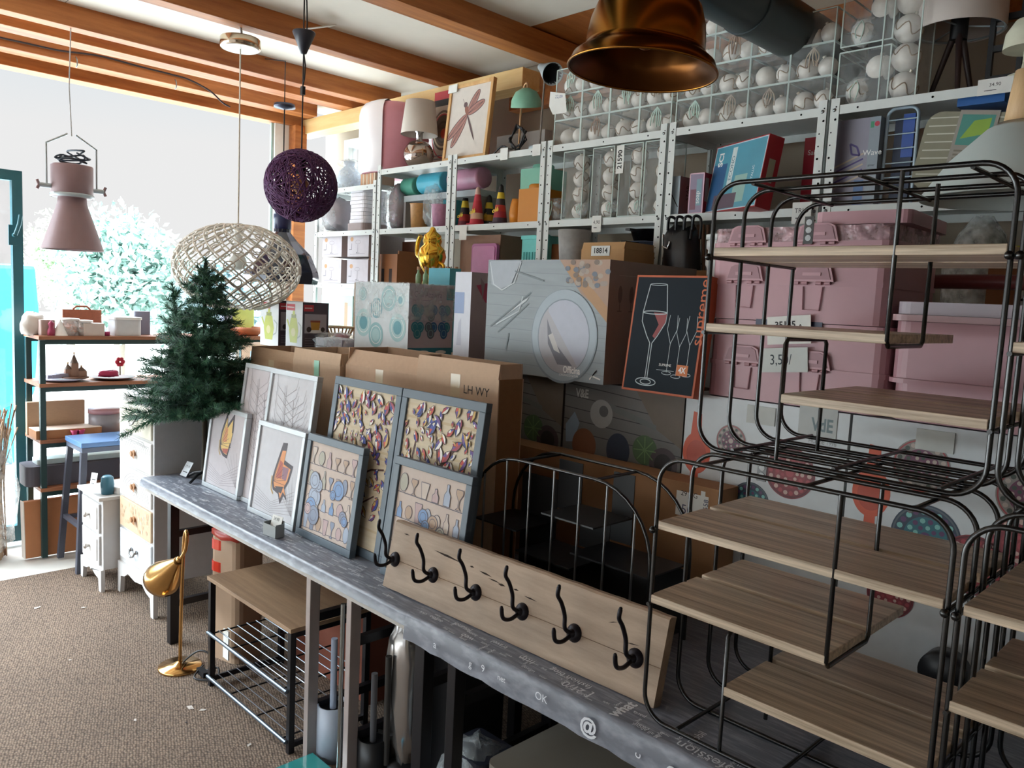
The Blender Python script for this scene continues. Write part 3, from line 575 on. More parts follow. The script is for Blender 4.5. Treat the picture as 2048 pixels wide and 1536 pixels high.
# turquoise plate set
TQ = [mat(c, .5) for c in ('#8fb8bd', '#5f9aa6', '#a5c6c8', '#2f7f92', '#2a5c8c', '#55606e')]
o, F, S, w, d, h = pack('tableware_box', 'white box printed with round turquoise plates, wrapped in clear film', -3.14, -2.735, 2.08, ylim(905, 640, -2.735), 1.40, 1.712, mat('#cfd6da', .4), mat('#b9b0bb', .45))
for x, z, r, m in ((.07, .13, .062, 2), (.17, .20, .045, 1), (.26, .245, .055, 0), (.17, .08, .055, 0), (.33, .12, .06, 2), (.06, .26, .03, 0), (.345, .24, .03, 2)):
    F.disc(x, z, r, TQ[m], r*1.02); F.ring(x, z, r*.72, .003, WHITE); F.disc(x, z, r*.5, TQ[(m+2) % 3]);
    if m == 1:
        for q in range(5): F.line([(x-.03+.015*q, z-.035), (x-.03+.015*q, z+.035)], .005, WHITE)
F.build('front_print', o)
S.text(d*.42, h*.86, .026, 'Cala Azzurra', mat('#7b6f84', .6), sx=.8); S.rect(.02, h*.775, d*.6, h*.785, mat('#8d8492', .6)); S.rect(d*.84, h*.8, d, h*.96, mat('#2d8f9a', .5)); S.rect(0, 0, d, h*.12, TQ[3]); S.disc(d*.35, h*.06, .03, WHITE, .008); S.disc(d*.75, h*.06, .03, WHITE, .008)
for r_ in range(2):
    for c in range(3):
        x, z = d*(.2+.3*c), h*(.62-.24*r_); m = (3, 5, 4)[c]
        for a in range(3): q = a*2.094+.5; S.disc(x+.016*math.cos(q), z+.018*math.sin(q), .021, TQ[m] if a else TQ[m-1 if m > 3 else 3], .024, 16); S.ring(x+.016*math.cos(q), z+.018*math.sin(q), .013, .002, TQ[0], .015, 14)
S.build('side_print', o)
MB().box((-w/2-.004, -d/2-.004, h*.5), (w/2+.004, d/2+.004, h+.004), FILM).build('shrink_film', o)
# film bag, red tin and bamboo basket between the boxes
def blob(c, s, m, n=14, seed=1, rough=.12):
    b = MB(); rr = random.Random(seed); seg, rg = n, n//2+2; vs = []; fs = []
    for i in range(rg+1):
        t = math.pi*i/rg
        for k in range(seg):
            a = 2*math.pi*k/seg; q = 1+rr.uniform(-rough, rough); sp = lambda v: math.copysign(abs(v)**.7, v)
            vs.append((c[0]+s[0]*q*sp(math.sin(t)*math.cos(a)), c[1]+s[1]*q*sp(math.sin(t)*math.sin(a)), c[2]+s[2]*q*sp(math.cos(t))))
    for i in range(rg):
        for k in range(seg): fs.append((i*seg+k, (i+1)*seg+k, (i+1)*seg+(k+1) % seg, i*seg+(k+1) % seg))
    return b.add(vs, fs, m, True)
p = W(660, 685, y=2.13); t = thing('wrapped_tin', 'clear film bag around a striped grey tin, between teapot boxes and turquoise set', 'bag', (p.x+.02, 2.17, 1.358))
MB().box((-.12, -.06, 0), (.12, .07, .075), mat('#9a9aa8', .4)).box((-.12, -.062, .03), (.12, -.06, .036), mat('#5c5a68', .5)).build('tin', t); blob((0, 0, .05), (.15, .09, .052), FILM, 18, 4).build('film_wrap', t)
p = W(668, 655, y=2.42); t = thing('bamboo_basket', 'small pale bamboo basket behind the film bag', 'basket', (p.x, 2.45, 1.398)); ws = mat('#cbb695', .6)
b = MB(); 
for i in range(22):
    a = 6.283*i/22; b.tube([(.05*math.cos(a), .05*math.sin(a), 0), (.085*math.cos(a), .085*math.sin(a), .07)], .004, ws, 5)
b.lathe([(.0, 0), (.052, 0), (.054, .004)], ws); b.build('basket_body', t)
for z, r_ in ((.03, .068), (.07, .087)): MB().tube([(r_*math.cos(6.283*i/20), r_*math.sin(6.283*i/20), z) for i in range(20)], .005, ws, 6, True).build('hoop', t)
p = W(655, 668, y=2.24); b = MB().lathe([(.0, 0), (.04, 0), (.045, .01), (.045, .07), (.03, .085), (0, .088)], mat('#a52a4a', .35)); o = b.build('sugar_tin'); o.location = (p.x-.02, 2.335, 1.358); tag(o, 'round crimson tin peeping out behind the film bag', 'tin')
# white box with pink print beside the plate box
o, F, S, w, d, h = pack('tableware_box', 'white and grey box with a pink fan print beside the big plate box', W(908, 640, y=2.10).x, W(940, 640, y=2.10).x, 2.10, ylim(978, 640, W(940, 640, y=2.10).x), 1.40, 1.765, mat('#cdd0db', .45), mat('#a59ba2', .5))
F.rect(.0, h*.55, w*.6, h*.78, mat('#8da0c6', .5)); F.poly([(w*.2, h*.2), (w*.5, h*.2), (w*.45, h*.5), (w*.3, h*.45)], mat('#b9bccc', .5)); F.build('front_print', o)
S.poly([(d*.25, h*.86), (d*.98, h*.9), (d*.98, h*.66), (d*.75, h*.68)], mat('#b04a68', .5)); S.poly([(d*.45, h*.95), (d*.7, h*.88), (d*.6, h*.7)], mat('#8d7f86', .5)); S.build('side_print', o)
# crockery boxes
def pl(px, py, y): return W(px, py, y=y)
GREYP = mat('#8e979c', .5, scale=6, var=.15, stretch=(1, 1, 6))
x0, x1 = pl(972, 640, 2.10).x, pl(1214, 640, 2.10).x
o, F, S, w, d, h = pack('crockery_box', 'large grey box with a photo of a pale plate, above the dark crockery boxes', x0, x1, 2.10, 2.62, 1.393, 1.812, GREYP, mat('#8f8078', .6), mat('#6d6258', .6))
for i in range(9): F.line([(0, h*(.1+.1*i)), (w, h*(.07+.1*i))], .002, mat('#7f888e', .5))
F.poly([(w*.62, h), (w, h), (w, h*.55), (w*.8, h*.72)], mat('#a78a78', .6)); F.poly([(w*.66, h*.93), (w*.72, h*.97), (w, h*.62), (w, h*.5)], mat('#b08964', .6))
for i in range(40):
    x, z = w*R.uniform(.68, .99), h*R.uniform(.78, .98); F.disc(x, z, .012, mat(R.choice(['#7b6c62', '#9a8d84', '#6d7480', '#a89a8d']), .6), .009, 9)
F.poly([(w*.02, h*.99), (w*.3, h*.99), (w*.22, h*.78), (w*.12, h*.74), (w*.04, h*.78)], mat('#a2a9b2', .5)); F.line([(w*.02, h*.98), (w*.06, h*.78), (w*.14, h*.73), (w*.25, h*.8), (w*.3, h*.98)], .004, mat('#c2c9cc', .4))
for a, b in (((.25, .9), (.5, .82)), ((.05, .4), (.4, .72)), ((.12, .35), (.38, .62)), ((.2, .2), (.22, .35))): F.line([(w*a[0], h*a[1]), (w*b[0], h*b[1])], .006, mat('#737d82', .5))
F.poly([(w*.18, h*.5), (w*.36, h*.64), (w*.38, h*.67), (w*.34, h*.65)], mat('#bcc4c8', .4)); F.line([(w*.1, h*.42), (w*.3, h*.55), (w*.33, h*.68)], .005, mat('#b4bdc1', .4))
cx, cz = w*.68, h*.36
F.disc(cx, cz, .155, mat('#7e8a92', .4), .165, 48); F.disc(cx, cz+.004, .150, mat('#98a4ae', .4), .16, 48); F.disc(cx, cz, .122, mat('#76828b', .4), .132, 48); F.disc(cx, cz-.002, .118, mat('#a3a0a6', .4), .128, 48)
m_ = mat('#a6a9b8', .35); F.poly([(cx-.075+.0*q, cz+.085) for q in range(1)]+[(cx+.118*math.cos(a), cz+.128*math.sin(a)) for a in [math.radians(130-14*i) for i in range(14)]], m_)
F.poly([(cx-.08, cz+.06), (cx-.04, cz-.02), (cx+.05, cz-.1), (cx-.02, cz-.1), (cx-.07, cz-.03)], mat('#6f7079', .5)); F.poly([(cx-.07, cz+.0), (cx-.05, cz+.01), (cx-.01, cz-.06), (cx-.04, cz-.05)], mat('#b9b4b0', .4))
F.text(w*.76, h*.085, .024, 'Officina', WHITE, bold=True, sx=.75); F.text(w*.74, h*.04, .008, 'L\'ORIGINALE DI NATURA', WHITE, sx=.7); F.line([(w*.9, h*.03), (w*.95, h*.11), (w*.92, h*.06), (w*.98, h*.04)], .005, WHITE); F.build('front_print', o)
for i in range(4):
    x = d*(.12+.12*i); S.disc(x, h*.73, .012, mat('#6b5c58', .6), .03, 12); S.line([(x, h*.68), (x, h*.6)], .004, mat('#6b5c58', .6)); S.rect(x-.012, h*.59, x+.012, h*.6, mat('#6b5c58', .6))
S.rect(d*.1, h*.88, d*.7, h*.885, mat('#a7978c', .6)); S.build('side_print', o)
DP = mat('#6d6e6e', .55, scale=5, var=.25)
def ve(label, x0, x1, lit):
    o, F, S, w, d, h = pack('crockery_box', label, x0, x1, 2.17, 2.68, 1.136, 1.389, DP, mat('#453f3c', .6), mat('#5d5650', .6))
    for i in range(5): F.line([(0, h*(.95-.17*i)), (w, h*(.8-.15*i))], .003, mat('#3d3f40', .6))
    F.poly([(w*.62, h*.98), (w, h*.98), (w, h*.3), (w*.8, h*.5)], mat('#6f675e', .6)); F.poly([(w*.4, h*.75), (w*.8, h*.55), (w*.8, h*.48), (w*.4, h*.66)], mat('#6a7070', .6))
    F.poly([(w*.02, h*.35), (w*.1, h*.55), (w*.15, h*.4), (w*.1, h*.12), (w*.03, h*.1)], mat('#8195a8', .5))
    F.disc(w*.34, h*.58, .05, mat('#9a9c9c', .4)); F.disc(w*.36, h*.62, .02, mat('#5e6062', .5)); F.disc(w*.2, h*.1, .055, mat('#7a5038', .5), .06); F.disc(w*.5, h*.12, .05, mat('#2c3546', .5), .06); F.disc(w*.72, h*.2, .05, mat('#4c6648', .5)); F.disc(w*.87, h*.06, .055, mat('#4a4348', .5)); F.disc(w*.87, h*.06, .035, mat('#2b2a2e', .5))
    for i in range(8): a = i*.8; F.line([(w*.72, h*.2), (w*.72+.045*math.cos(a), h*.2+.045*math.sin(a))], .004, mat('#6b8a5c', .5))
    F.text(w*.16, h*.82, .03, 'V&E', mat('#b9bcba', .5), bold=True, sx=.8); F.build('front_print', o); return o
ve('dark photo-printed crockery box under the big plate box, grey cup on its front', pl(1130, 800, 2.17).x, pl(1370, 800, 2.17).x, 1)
ve('dark photo-printed crockery box in the gap behind the tallest brown carton', -2.42, pl(1126, 800, 2.17).x, 0)
carton('cardboard_box', 'carton underneath the dark crockery boxes, hidden by the long brown carton', -2.42, -1.42, 2.17, 2.7, TZ+.002, 1.130, flap=0, tape=False)
# long brown carton with the handwritten label
t = carton('cardboard_box', 'long flat brown carton with a handwritten white label, behind the arched wire rack', -2.13, -1.185, 2.065, 2.165, TZ+.002, 1.132, mat('#9c7350', .8, scale=30), flap=0, tape=False)
p = W(1352, 980, y=2.06); q = W(1412, 1045, y=2.06); k = Print((p.x, 2.065, q.z), (1, 0, 0), (0, 0, 1)); k.rect(0, 0, q.x-p.x, p.z-q.z+.0, PAPER); k.text(.045, .07, .016, '29 AG', INK); k.text(.04, .02, .03, '50', mat('#4b4f6a', .6)); k.rect(.085, .005, .10, .09, PAPER); k.text(.105, .045, .016, '8558', mat('#3d4a6a', .6), 1.57)
tag(k.build('paper_label'), 'white paper label with handwriting on the long brown carton', 'label')
# orange edged box of wine glasses
x0, x1 = pl(1252, 660, 2.08).x, pl(1398, 660, 2.08).x; h = .375; w = x1-x0; OGE = mat('#b4552f', .5); NV = mat('#141f29', .6, spec=.2)
o = MB().box((0, 0, 0), (w, .055, h), OGE).build('wine_glass_box', M=T(x0, 2.075, 1.392) @ rx(-.13), bevel=.001); tag(o, 'dark blue wine glass box with orange edges leaning on the plate box', 'box')
k = Print((0, 0, 0), (1, 0, 0), (0, 0, 1)); k.rect(.007, .007, w-.007, h-.007, NV); GL = mat('#aebcc2', .3)
cx = w*.33; sc_ = h
bowl = [(-.05, .36), (-.075, .2), (-.06, .1), (-.015, .02)]
k.line([(cx-.032, h*.92), (cx-.046, h*.68), (cx-.045, h*.6), (cx-.02, h*.48), (cx-.004, h*.42), (cx-.004, h*.12)], .003, GL); k.line([(cx+.032, h*.92), (cx+.046, h*.68), (cx+.045, h*.6), (cx+.02, h*.48), (cx+.004, h*.42), (cx+.004, h*.12)], .003, GL); k.ring(cx, h*.92, .032, .002, GL, .003)
k.poly([(cx-.004, h*.68), (cx+.046, h*.68), (cx+.044, h*.6), (cx+.012, h*.46), (cx+.002, h*.48), (cx+.02, h*.58)], mat('#8d3b3e', .4)); k.ring(cx, h*.68, .045, .003, GL, .005); k.ring(cx, h*.09, .038, .003, GL, .012); k.ring(cx, h*.09, .02, .003, GL, .008)
for i in range(3):
    c = w*(.6+.13*i); z = h*(.4-.02*(i % 2)); k.line([(c-.014, z+.1), (c-.018, z+.055), (c, z+.01), (c, z-.08)], .0018, GL); k.line([(c+.014, z+.1), (c+.018, z+.055), (c, z+.01)], .0018, GL); k.ring(c, z-.082, .017, .0018, GL, .005)
k.text(w*.95, h*.70, .038, 'supreme', mat('#c9653a', .5), 1.5708, sx=1.1); k.rect(w*.73, h*.17, w*.88, h*.26, mat('#c8713a', .5)); k.text(w*.805, h*.215, .018, '4X', WHITE, bold=True, sx=.8); k.text(w*.57, h*.245, .008, 'SUPREME', WHITE); k.rect(w*.46, h*.2, w*.7, h*.204, GL); k.build('front_print', o)
# ================================================================ mandala crockery boxes and pink cases
def mandala(F, x, z, r, cols, seed):
    rr = random.Random(seed); F.disc(x, z, r, mat(cols[0], .4), seg=40); F.ring(x, z, r*.93, r*.05, mat(cols[1], .4), seg=40); F.disc(x, z, r*.62, mat(cols[2], .4), seg=32)
    for ring, n, q in ((.78, 22, .09), (.5, 14, .08), (.3, 9, .07)):
        for i in range(n):
            a = 6.283*i/n; F.disc(x+r*ring*math.cos(a), z+r*ring*math.sin(a), r*q, mat(cols[3 + (i % 2)], .4), seg=8)
        F.k -= n*.8
    F.disc(x, z, r*.16, mat(cols[4], .4), seg=14)
RED_M = ('#7d2734', '#5a1c28', '#8d2f3a', '#c9a9a0', '#a8424a'); GRY_M = ('#8b8480', '#a03a42', '#6a3552', '#3f4a42', '#b7a7a0'); BLU_M = ('#2d3f52', '#55606a', '#2b6a78', '#7ec0bc', '#5a3a66')
def mbox(label, x0, x1, design):
    z0 = TZ+.012; o, F, S, w, d, h = pack('crockery_box', label, x0, x1, 2.17, 2.75, z0, 1.398, mat('#d2d9de', .45), mat('#b9bdbf', .5)); OR = mat('#cf5b3e', .45)
    def uv(px, py): p = W(px, py, y=2.17); return min(w, max(0, p.x-x0)), min(h, max(0, p.z-z0))
    if design == 1: sp, gm, rm, bm, r2, tx = (1390, 905), (1462, 882), (1580, 946), (1500, 1005), (1625, 1062), (1655, 862)
    elif design == 2: sp, gm, rm, bm, r2, tx = (1742, 985), (1842, 932), (1945, 1130), (1850, 1075), (1780, 1190), None
    else: sp, gm, rm, bm, r2, tx = (2110, 1050), (2010, 985), (2030, 1090), (2080, 1180), (2000, 1190), None
    u, v = uv(*sp); F.disc(clip(u, .05, w), v, .05, OR, .066); F.poly([(u-.014, v+.13), (u+.016, v+.125), (u+.02, v+.05), (u-.02, v+.05)], OR); F.poly([(u-.012, v-.05), (u+.016, v-.05), (u+.018, v-.16), (u-.014, v-.16)], OR); F.disc(clip(u, .05, w), v-.004, .036, mat('#b84a34', .4), .045)
    u, v = uv(*bm); mandala(F, u, v, .062 if design == 1 else .085, BLU_M, 3); u, v = uv(*gm); mandala(F, u, v, .05 if design == 1 else .07, GRY_M, 1); u, v = uv(*rm); mandala(F, u, v, .075, RED_M, 2); u, v = uv(*r2); mandala(F, u, v, .06, RED_M, 4)
    if tx: u, v = uv(1632, 848); F.rect(u-.05, v-.035, u+.06, v+.05, mat('#b3b8b8', .5)); u, v = uv(1645, 852); F.text(u, v, .036, 'VdE', mat('#6d7f84', .5), bold=True, sx=.75); u, v = uv(1645, 885); F.text(u, v, .013, 'HOUSE 1996', mat('#9a9ea0', .5), sx=.8)
    F.build('front_print', o)
    MB().box((-.045, -d/2-.004, h-.065), (.045, -d/2, h-.012), mat('#c3c7c5', .6)).build('price_tab', o); return o
mbox('white crockery box with orange spoon and red mandala prints, under the pink cases', pl(1373, 800, 2.17).x, pl(1698, 860, 2.17).x, 1)
mbox('white crockery box with a mandala plate print, under the lidded pink bin', pl(1704, 860, 2.17).x, -.445, 2)
mbox('white crockery box at the right picture edge behind the wire shelves', -.44, .1, 3)
t = thing('white_bucket', 'white plastic tub edge showing left of the pink cases', 'bucket', (-1.42, 2.41, 1.402)); WBK = mat('#d9dedd', .35)
MB().lathe([(0, 0), (.064, 0), (.07, .40), (.076, .41), (.076, .43), (.07, .435), (.07, .46), (.076, .465), (.076, .49), (.0, .495)], WBK, seg=32).build('bucket_body', t); MB().lathe([(0, .496), (.079, .496), (.079, .51), (.0, .515)], WBK, seg=32).build('lid', t)
PINK = mat('#b58a93', .38, var=.04); PINKD = mat('#9c737d', .45); PCL = mat('#c9a8ae', .35)
def latch(b, x, z, s, m):
    """trapezoid handle plate with an inset grip and hinge lugs, on the front face y=0"""
    X = T(x, 0, z) @ rx(math.pi/2); o = [(-.062*s, 0), (.062*s, 0), (.050*s, .042*s), (.034*s, .05*s), (-.034*s, .05*s), (-.050*s, .042*s)]
    b.prism(o, 0, .009, m, X); b.prism([(u*.86, .006+v*.8) for u, v in o], .009, .011, PINKD, X); b.box((-.026*s, -.0135, .016*s), (.026*s, -.009, .025*s), m, T(x, 0, z))
    for u in (-.045, -.02, .02, .045): b.cyl((x+u*s-.008, -.008, z-.004), (x+u*s+.008, -.008, z-.004), .005, m, 8)
def case(label, x0, x1, y0, y1, z0, z1, seam, lugs=True, lid=None):
    t = thing('storage_case', label, 'case', (x0, y0, z0), group='pink plastic cases'); w, d, h = x1-x0, y1-y0, z1-z0
    MB().rbox((0, 0, 0), (w, d, seam-.003), .03, PINK).build('case_bottom', t, bevel=.008)
    MB().rbox((0, 0, seam+.001), (w, d, h), .03, lid or PINK).build('case_lid', t, bevel=.012)
    MB().rbox((-.004, -.004, seam-.008), (w+.004, d+.004, seam+.006), .033, PINK).build('seam_rim', t, bevel=.002)
    for x in (.17*w+.03, .62*w):
        b = MB(); latch(b, x, seam+.004, 1.0, PINK); b.build('latch_handle', t, M=T(0, -.003, 0))
        if lugs: 
            q = MB(); q.tube([(x-.028, -.004, seam-.01), (x-.024, -.004, seam-.075), (x+.024, -.004, seam-.075), (x+.028, -.004, seam-.01)], .0025, PINK, 6); q.build('latch_strap', t)
    return t
zc = 1.402
case('pink plastic case at the bottom of the stack, on the white mandala box', -1.325, -.795, 2.17, 2.54, zc, zc+.235, .105)
case('pink plastic case in the middle of the stack behind the wire shelf', -1.335, -.805, 2.165, 2.54, zc+.237, zc+.435, .11)
case('shallow pink plastic tray case on top of the stack, under the red boxes', -1.335, -.80, 2.165, 2.54, zc+.437, zc+.505, .02, False, film('pink_clear_lid', '#cfaab2', .6, .2))
o = MB().rbox((0, 0, 0), (.25, .36, .035), .02, PINK).build('case_lid', bevel=.004); o.location = (-1.02, 2.17, zc+.508); o.rotation_euler = (0, 0, .06); tag(o, 'loose pink lid lying askew on the topmost pink case', 'lid')
# label cards stuck into the stack
p = W(1590, 655, y=2.15); t = thing('price_sign', 'two-part white price sign with handwriting stuck between the pink cases', 'sign', (p.x, 2.15, zc+.13))
b = MB().box((-.075, 0, .045), (.055, .002, .125), PAPER).build('card', t, M=ry(-.1)); k = Print((-.075, 0, .045), (1, 0, 0), (0, 0, 1)); k.text(.055, .055, .018, '35135', INK, bold=True); k.line([(.09, .03), (.1, .055), (.112, .03)], .002, INK, True); o = k.build('lettering', b)
b = MB().box((-.095, 0, -.035), (.045, .002, .035), mat('#c4c8c6', .6)).build('card', t, M=ry(-.1)); k = Print((-.095, 0, -.035), (1, 0, 0), (0, 0, 1)); k.text(.06, .035, .03, '3,50/', mat('#20303a', .6), sx=.8); k.build('lettering', b)
p = W(1585, 640, y=2.16); o = MB().box((0, 0, 0), (.2, .002, .03), mat('#29304e', .4)).build('paper_strip'); o.location = (-1.17, 2.163, zc+.21); tag(o, 'dark blue strip tucked behind the price sign on the pink cases', 'strip')
# lidded pink bin on the right
t = thing('storage_bin', 'tall lidded pink bin right of the pink case stack', 'bin', (-.782, 2.16, 1.402)); w, d = .36, .42
MB().rbox((.008, .008, 0), (w-.008, d-.008, .10), .04, PINK, seg=5).rbox((.0, .0, .105), (w, d, .255), .045, PINK, seg=5).build('bin_body', t, bevel=.004)
MB().rbox((-.008, -.008, .096), (w+.008, d+.008, .108), .05, PINK, seg=5).build('rim', t, bevel=.003); MB().rbox((-.012, -.012, .256), (w+.012, d+.012, .272), .05, PCL, seg=5).build('lid_rim', t, bevel=.004); MB().rbox((.0, .0, .273), (w, d, .305), .04, mat('#b9aeb9', .3), seg=5).build('lid', t, bevel=.01)
# dark red plastic frame (backrest) behind the wire shelf
p = W(1960, 565, y=2.62); MR = mat('#7a3a38', .4); hz = p.z; prof = [(-.33, 1.422), (-.26, hz-.03), (-.2, hz), (.2, hz), (.26, hz-.03), (.33, 1.422)]
o = MB().tube(curve3([(x, 0, z) for x, z in prof], 6), .022, MR, 10).build('plastic_handle_frame'); o.location = (p.x, 2.66, 0); tag(o, 'dark red plastic bow frame standing behind the pink bin', 'frame')
# ================================================================ goods on the white shelving
Z1, Z2, Z3 = 2.421, 2.061, 1.701
def X(px, py, y): return W(px, py, y=y).x
def Zp(px, py, y): return W(px, py, y=y).z
def at(o, x, y, z, rot=0): o.matrix_world = T(x, y, z) @ rz(rot); return o
# --- top shelf: pink basket, silver ball lamp, boxed print, dragonfly picture
PB = mat('#c98a98', .6, scale=20); t = thing('ribbed_pouf', 'big round ribbed pink pouf, left film wrap painted white as glare, on the top shelf', 'pouf', (-4.31, 3.12, Z1)); Rb = .215
b = MB(); prof = [(0, 0), (Rb*.93, 0)]
for i in range(30): prof += [(Rb+.004*(i % 2), .012+.36*i/30)]
b.lathe(prof+[(Rb*.97, .39), (Rb*.88, .42), (Rb*.7, .44), (.0, .447)], PB, None, 48); b.build('ribbed_body', t)
pr = [(Rb*.95, .0), (Rb+.012, .02), (Rb+.014, .36), (Rb+.004, .40), (Rb*.9, .432), (Rb*.68, .452), (.02, .46)]; vs = []; fs = []; n = len(pr)
for i in range(17):
    a = math.radians(128+11*i); q = 1+R.uniform(-.012, .012); vs += [(r_*q*math.cos(a), r_*q*math.sin(a), z) for r_, z in pr]
for i in range(16):
    for k in range(n-1): fs.append((i*n+k, (i+1)*n+k, (i+1)*n+k+1, i*n+k+1))
MB().add(vs, fs, mat('#ece8ec', .25, scale=9, var=.03, bump=.25), True).build('film_wrap', t)  # film shell in opaque white: window glare put into its colour
x = X(834, 325, 3.02); t = thing('table_lamp', 'table lamp with a silver ball base and white drum shade on the top shelf', 'lamp', (x, 3.03, Z1))
SH = mat('#cfc8c0', .8, var=.03)
MB().lathe([(0, 0), (.05, 0)]+[(.093*math.sin(a), .088-.088*math.cos(a)) for a in [math.radians(35+5*i) for i in range(24)]]+[(.0, .178)], mat('#b9aca4', .12, 1.0), seg=32).build('lamp_base', t)
MB().lathe([(.02, .17), (.02, .215), (.028, .22), (.028, .25), (0, .25)], CHROME, seg=20).build('neck', t)
MB().lathe([(.112, .205), (.088, .40), (.086, .40), (.110, .205)], SH, seg=36, cap=False).build('lamp_shade', t)
x0 = X(868, 240, 3.17); o, F, S, w, d, h = pack('boxed_game', 'tall box with a red top and dark round print behind the dragonfly picture', x0, x0+.42, 3.17, 3.26, Z1, Zp(880, 184, 3.17), mat('#b9a99a', .5), RED, RED)
F.rect(0, h*.82, w, h*.9, BLACK); F.rect(0, h*.9, w, h, RED); F.disc(.09, h*.52, .1, mat('#5c4a3a', .5), .12); F.ring(.09, h*.52, .085, .012, mat('#c8b496', .5), .1); F.ring(.09, h*.5, .055, .012, mat('#3f3228', .5), .06); F.disc(.10, h*.48, .03, mat('#b8402a', .5)); F.ring(.09, h*.45, .1, .008, RED, .13)
for i in range(5): F.rect(.01, .02+.02*i, .2, .027+.02*i, mat('#7f7a80', .6))
F.build('front_print', o)
LW = wood('light_frame_wood', '#b98850', '#d9b07a', (8, 8, 1), 4)
def dragonfly(k, w, h):
    a_ = .8; B1, B2 = mat('#8d5c4e', .6), mat('#5a4648', .6); cx, cy = w*.46, h*.60
    def el(x, y, a, L, q, m): k.disc(x+math.cos(a)*L*.5, y+math.sin(a)*L*.5, L*.5, m, q, 22, rot=a)
    for a, L in ((.98, .19*a_), (.42, .185*a_), (4.15, .26*a_), (3.85, .25*a_)):
        el(cx, cy, a, L, .026, B2); el(cx, cy, a, L*.97, .021, mat('#a3746a', .6))
        for q in (-.4, 0, .4): k.line([(cx, cy), (cx+math.cos(a)*L*.55-math.sin(a)*.02*q, cy+math.sin(a)*L*.55+math.cos(a)*.02*q), (cx+math.cos(a)*L*.93, cy+math.sin(a)*L*.93)], .0025, B2)
    el(cx-.02, cy+.05, 5.15, .06, .014, B1); el(cx, cy, 5.2, .17, .007, B2); k.disc(cx-.022, cy+.055, .015, B2); k.line([(cx-.03, cy+.06), (cx-.05, cy+.09)], .002, B2)
xl = X(890, 316, 2.93)-.03; t = frame('framed_picture', 'dragonfly picture in a light wooden frame leaning on the top shelf', X(975, 300, 2.93)-.02-xl, .425, xl, 2.93, .10, .02, LW, (mat('#cbc3bb', .8), dragonfly), None, z=Z1)
MB().box((-.004, -.006, .385), (.07, -.001, .43), PAPER).build('corner_wrap', t)
o, F, S, w, d, h = pack('flat_box', 'plain greyish white flat box behind the green desk lamp', X(995, 260, 3.2), X(1090, 260, 3.2), 3.2, 3.26, Z1, Z1+.17, mat('#a8a29e', .6))
# --- green desk lamp and silver spot lamp
x = X(1040, 300, 3.0); t = thing('desk_lamp', 'small green dome desk lamp on the top shelf', 'lamp', (x, 3.02, Z1)); GN = mat('#7fb39a', .35)
MB().lathe([(0, 0), (.06, 0), (.06, .012), (.05, .018), (0, .02)], GN).build('lamp_base', t)
MB().tube(curve3([(-.03, 0, .01), (-.028, 0, .2), (-.018, 0, .33), (.0, 0, .365), (.012, 0, .36), (.015, 0, .33)], 6), .006, mat('#c4a07a', .3, .8)).build('stem', t)
MB().lathe([(.082, -.045), (.078, -.01), (.055, .03), (.02, .048), (.0, .05), (.0, .046), (.052, .024), (.073, -.012), (.078, -.045)], GN, T(.028, -.02, .285) @ rx(.25) @ ry(.15), 30, False).build('lamp_shade', t)
MB().lathe([(0, .02), (.04, .01), (.075, -.035)], mat('#d9dede', .5), T(.028, -.02, .284) @ rx(.25) @ ry(.15), 24, False).build('shade_lining', t)
cable = [(.03+.045*math.cos(i*.55)+.015*math.sin(i*1.7), -.07+.01*math.sin(i), .075+.06*math.sin(i*.55)+.01*math.cos(i*2.1)) for i in range(46)]
MB().tube(cable+curve3([cable[-1], (.0, -.08, .02), (-.06, -.09, .04), (-.12, -.09, .008)], 5), .0045, BLACK, 6).build('cable', t)
x = X(1073, 300, 2.96); t = thing('spot_lamp', 'silver grey spot lamp on a thin pole above the green desk lamp', 'lamp', (x, 2.98, Z1)); SG = mat('#a9b6bd', .35, .3)
MB().lathe([(0, 0), (.055, 0), (.055, .02), (.02, .03), (0, .03)], SG).build('lamp_base', t); zt = Zp(1082, 158, 2.98)-Z1
MB().tube([(0, 0, .02), (.012, 0, zt)], .005, mat('#8c8580', .3, .8)).build('pole', t)
q = Vector((.86, -.32, -.44)); Mq = T(.012-.03, 0, zt+.06) @ Vector((0, 0, 1)).rotation_difference(q).to_matrix().to_4x4()
MB().lathe([(0, 0), (.018, .0), (.022, .03), (.028, .05), (.05, .13), (.056, .155), (.053, .155), (.024, .06), (0, .055)], SG, Mq, 28).build('lamp_head', t); MB().lathe([(0, .06), (.024, .07), (.052, .15)], mat('#23252b', .5), Mq, 20, False).build('inner_reflector', t)
# --- clear boxes of white baubles
BW = mat('#d8d3cc', .4); BTAN = mat('#8d765e', .6); proto = {}
def bauble(x, y, z, d, label, group, kind):
    key = (kind, round(d, 3))
    if key not in proto:
        r = d/2; b = MB(); b.ball((0, 0, 0), r, BW, seg=16, rings=10)
        if kind: b.tube([(r*1.004*math.cos(a)*math.cos(.35*math.sin(5*a)), r*1.004*math.sin(a)*math.cos(.35*math.sin(5*a)), r*math.sin(.35*math.sin(5*a))) for a in [6.283*i/40 for i in range(40)]], .0022, BTAN, 5, True)
        o = b.build('bauble'); c = MB().cyl((0, 0, r*.96), (0, 0, r*1.16), .007, mat('#c9c3b4', .3, .6), 8).build('hanging_cap', o); c.rotation_euler = (0, 0, 0)
        proto[key] = o; tag(o, label, 'bauble', group); at(o, x, y, z, R.random()*6).rotation_euler = (R.uniform(-.5, .5), R.uniform(-.5, .5), R.random()*6); return o
    e = dup(proto[key], label=label, group=group); e.location = (x, y, z); e.rotation_euler = (R.uniform(-.7, .7), R.uniform(-.7, .7), R.random()*6.3); return e
boxproto = {}
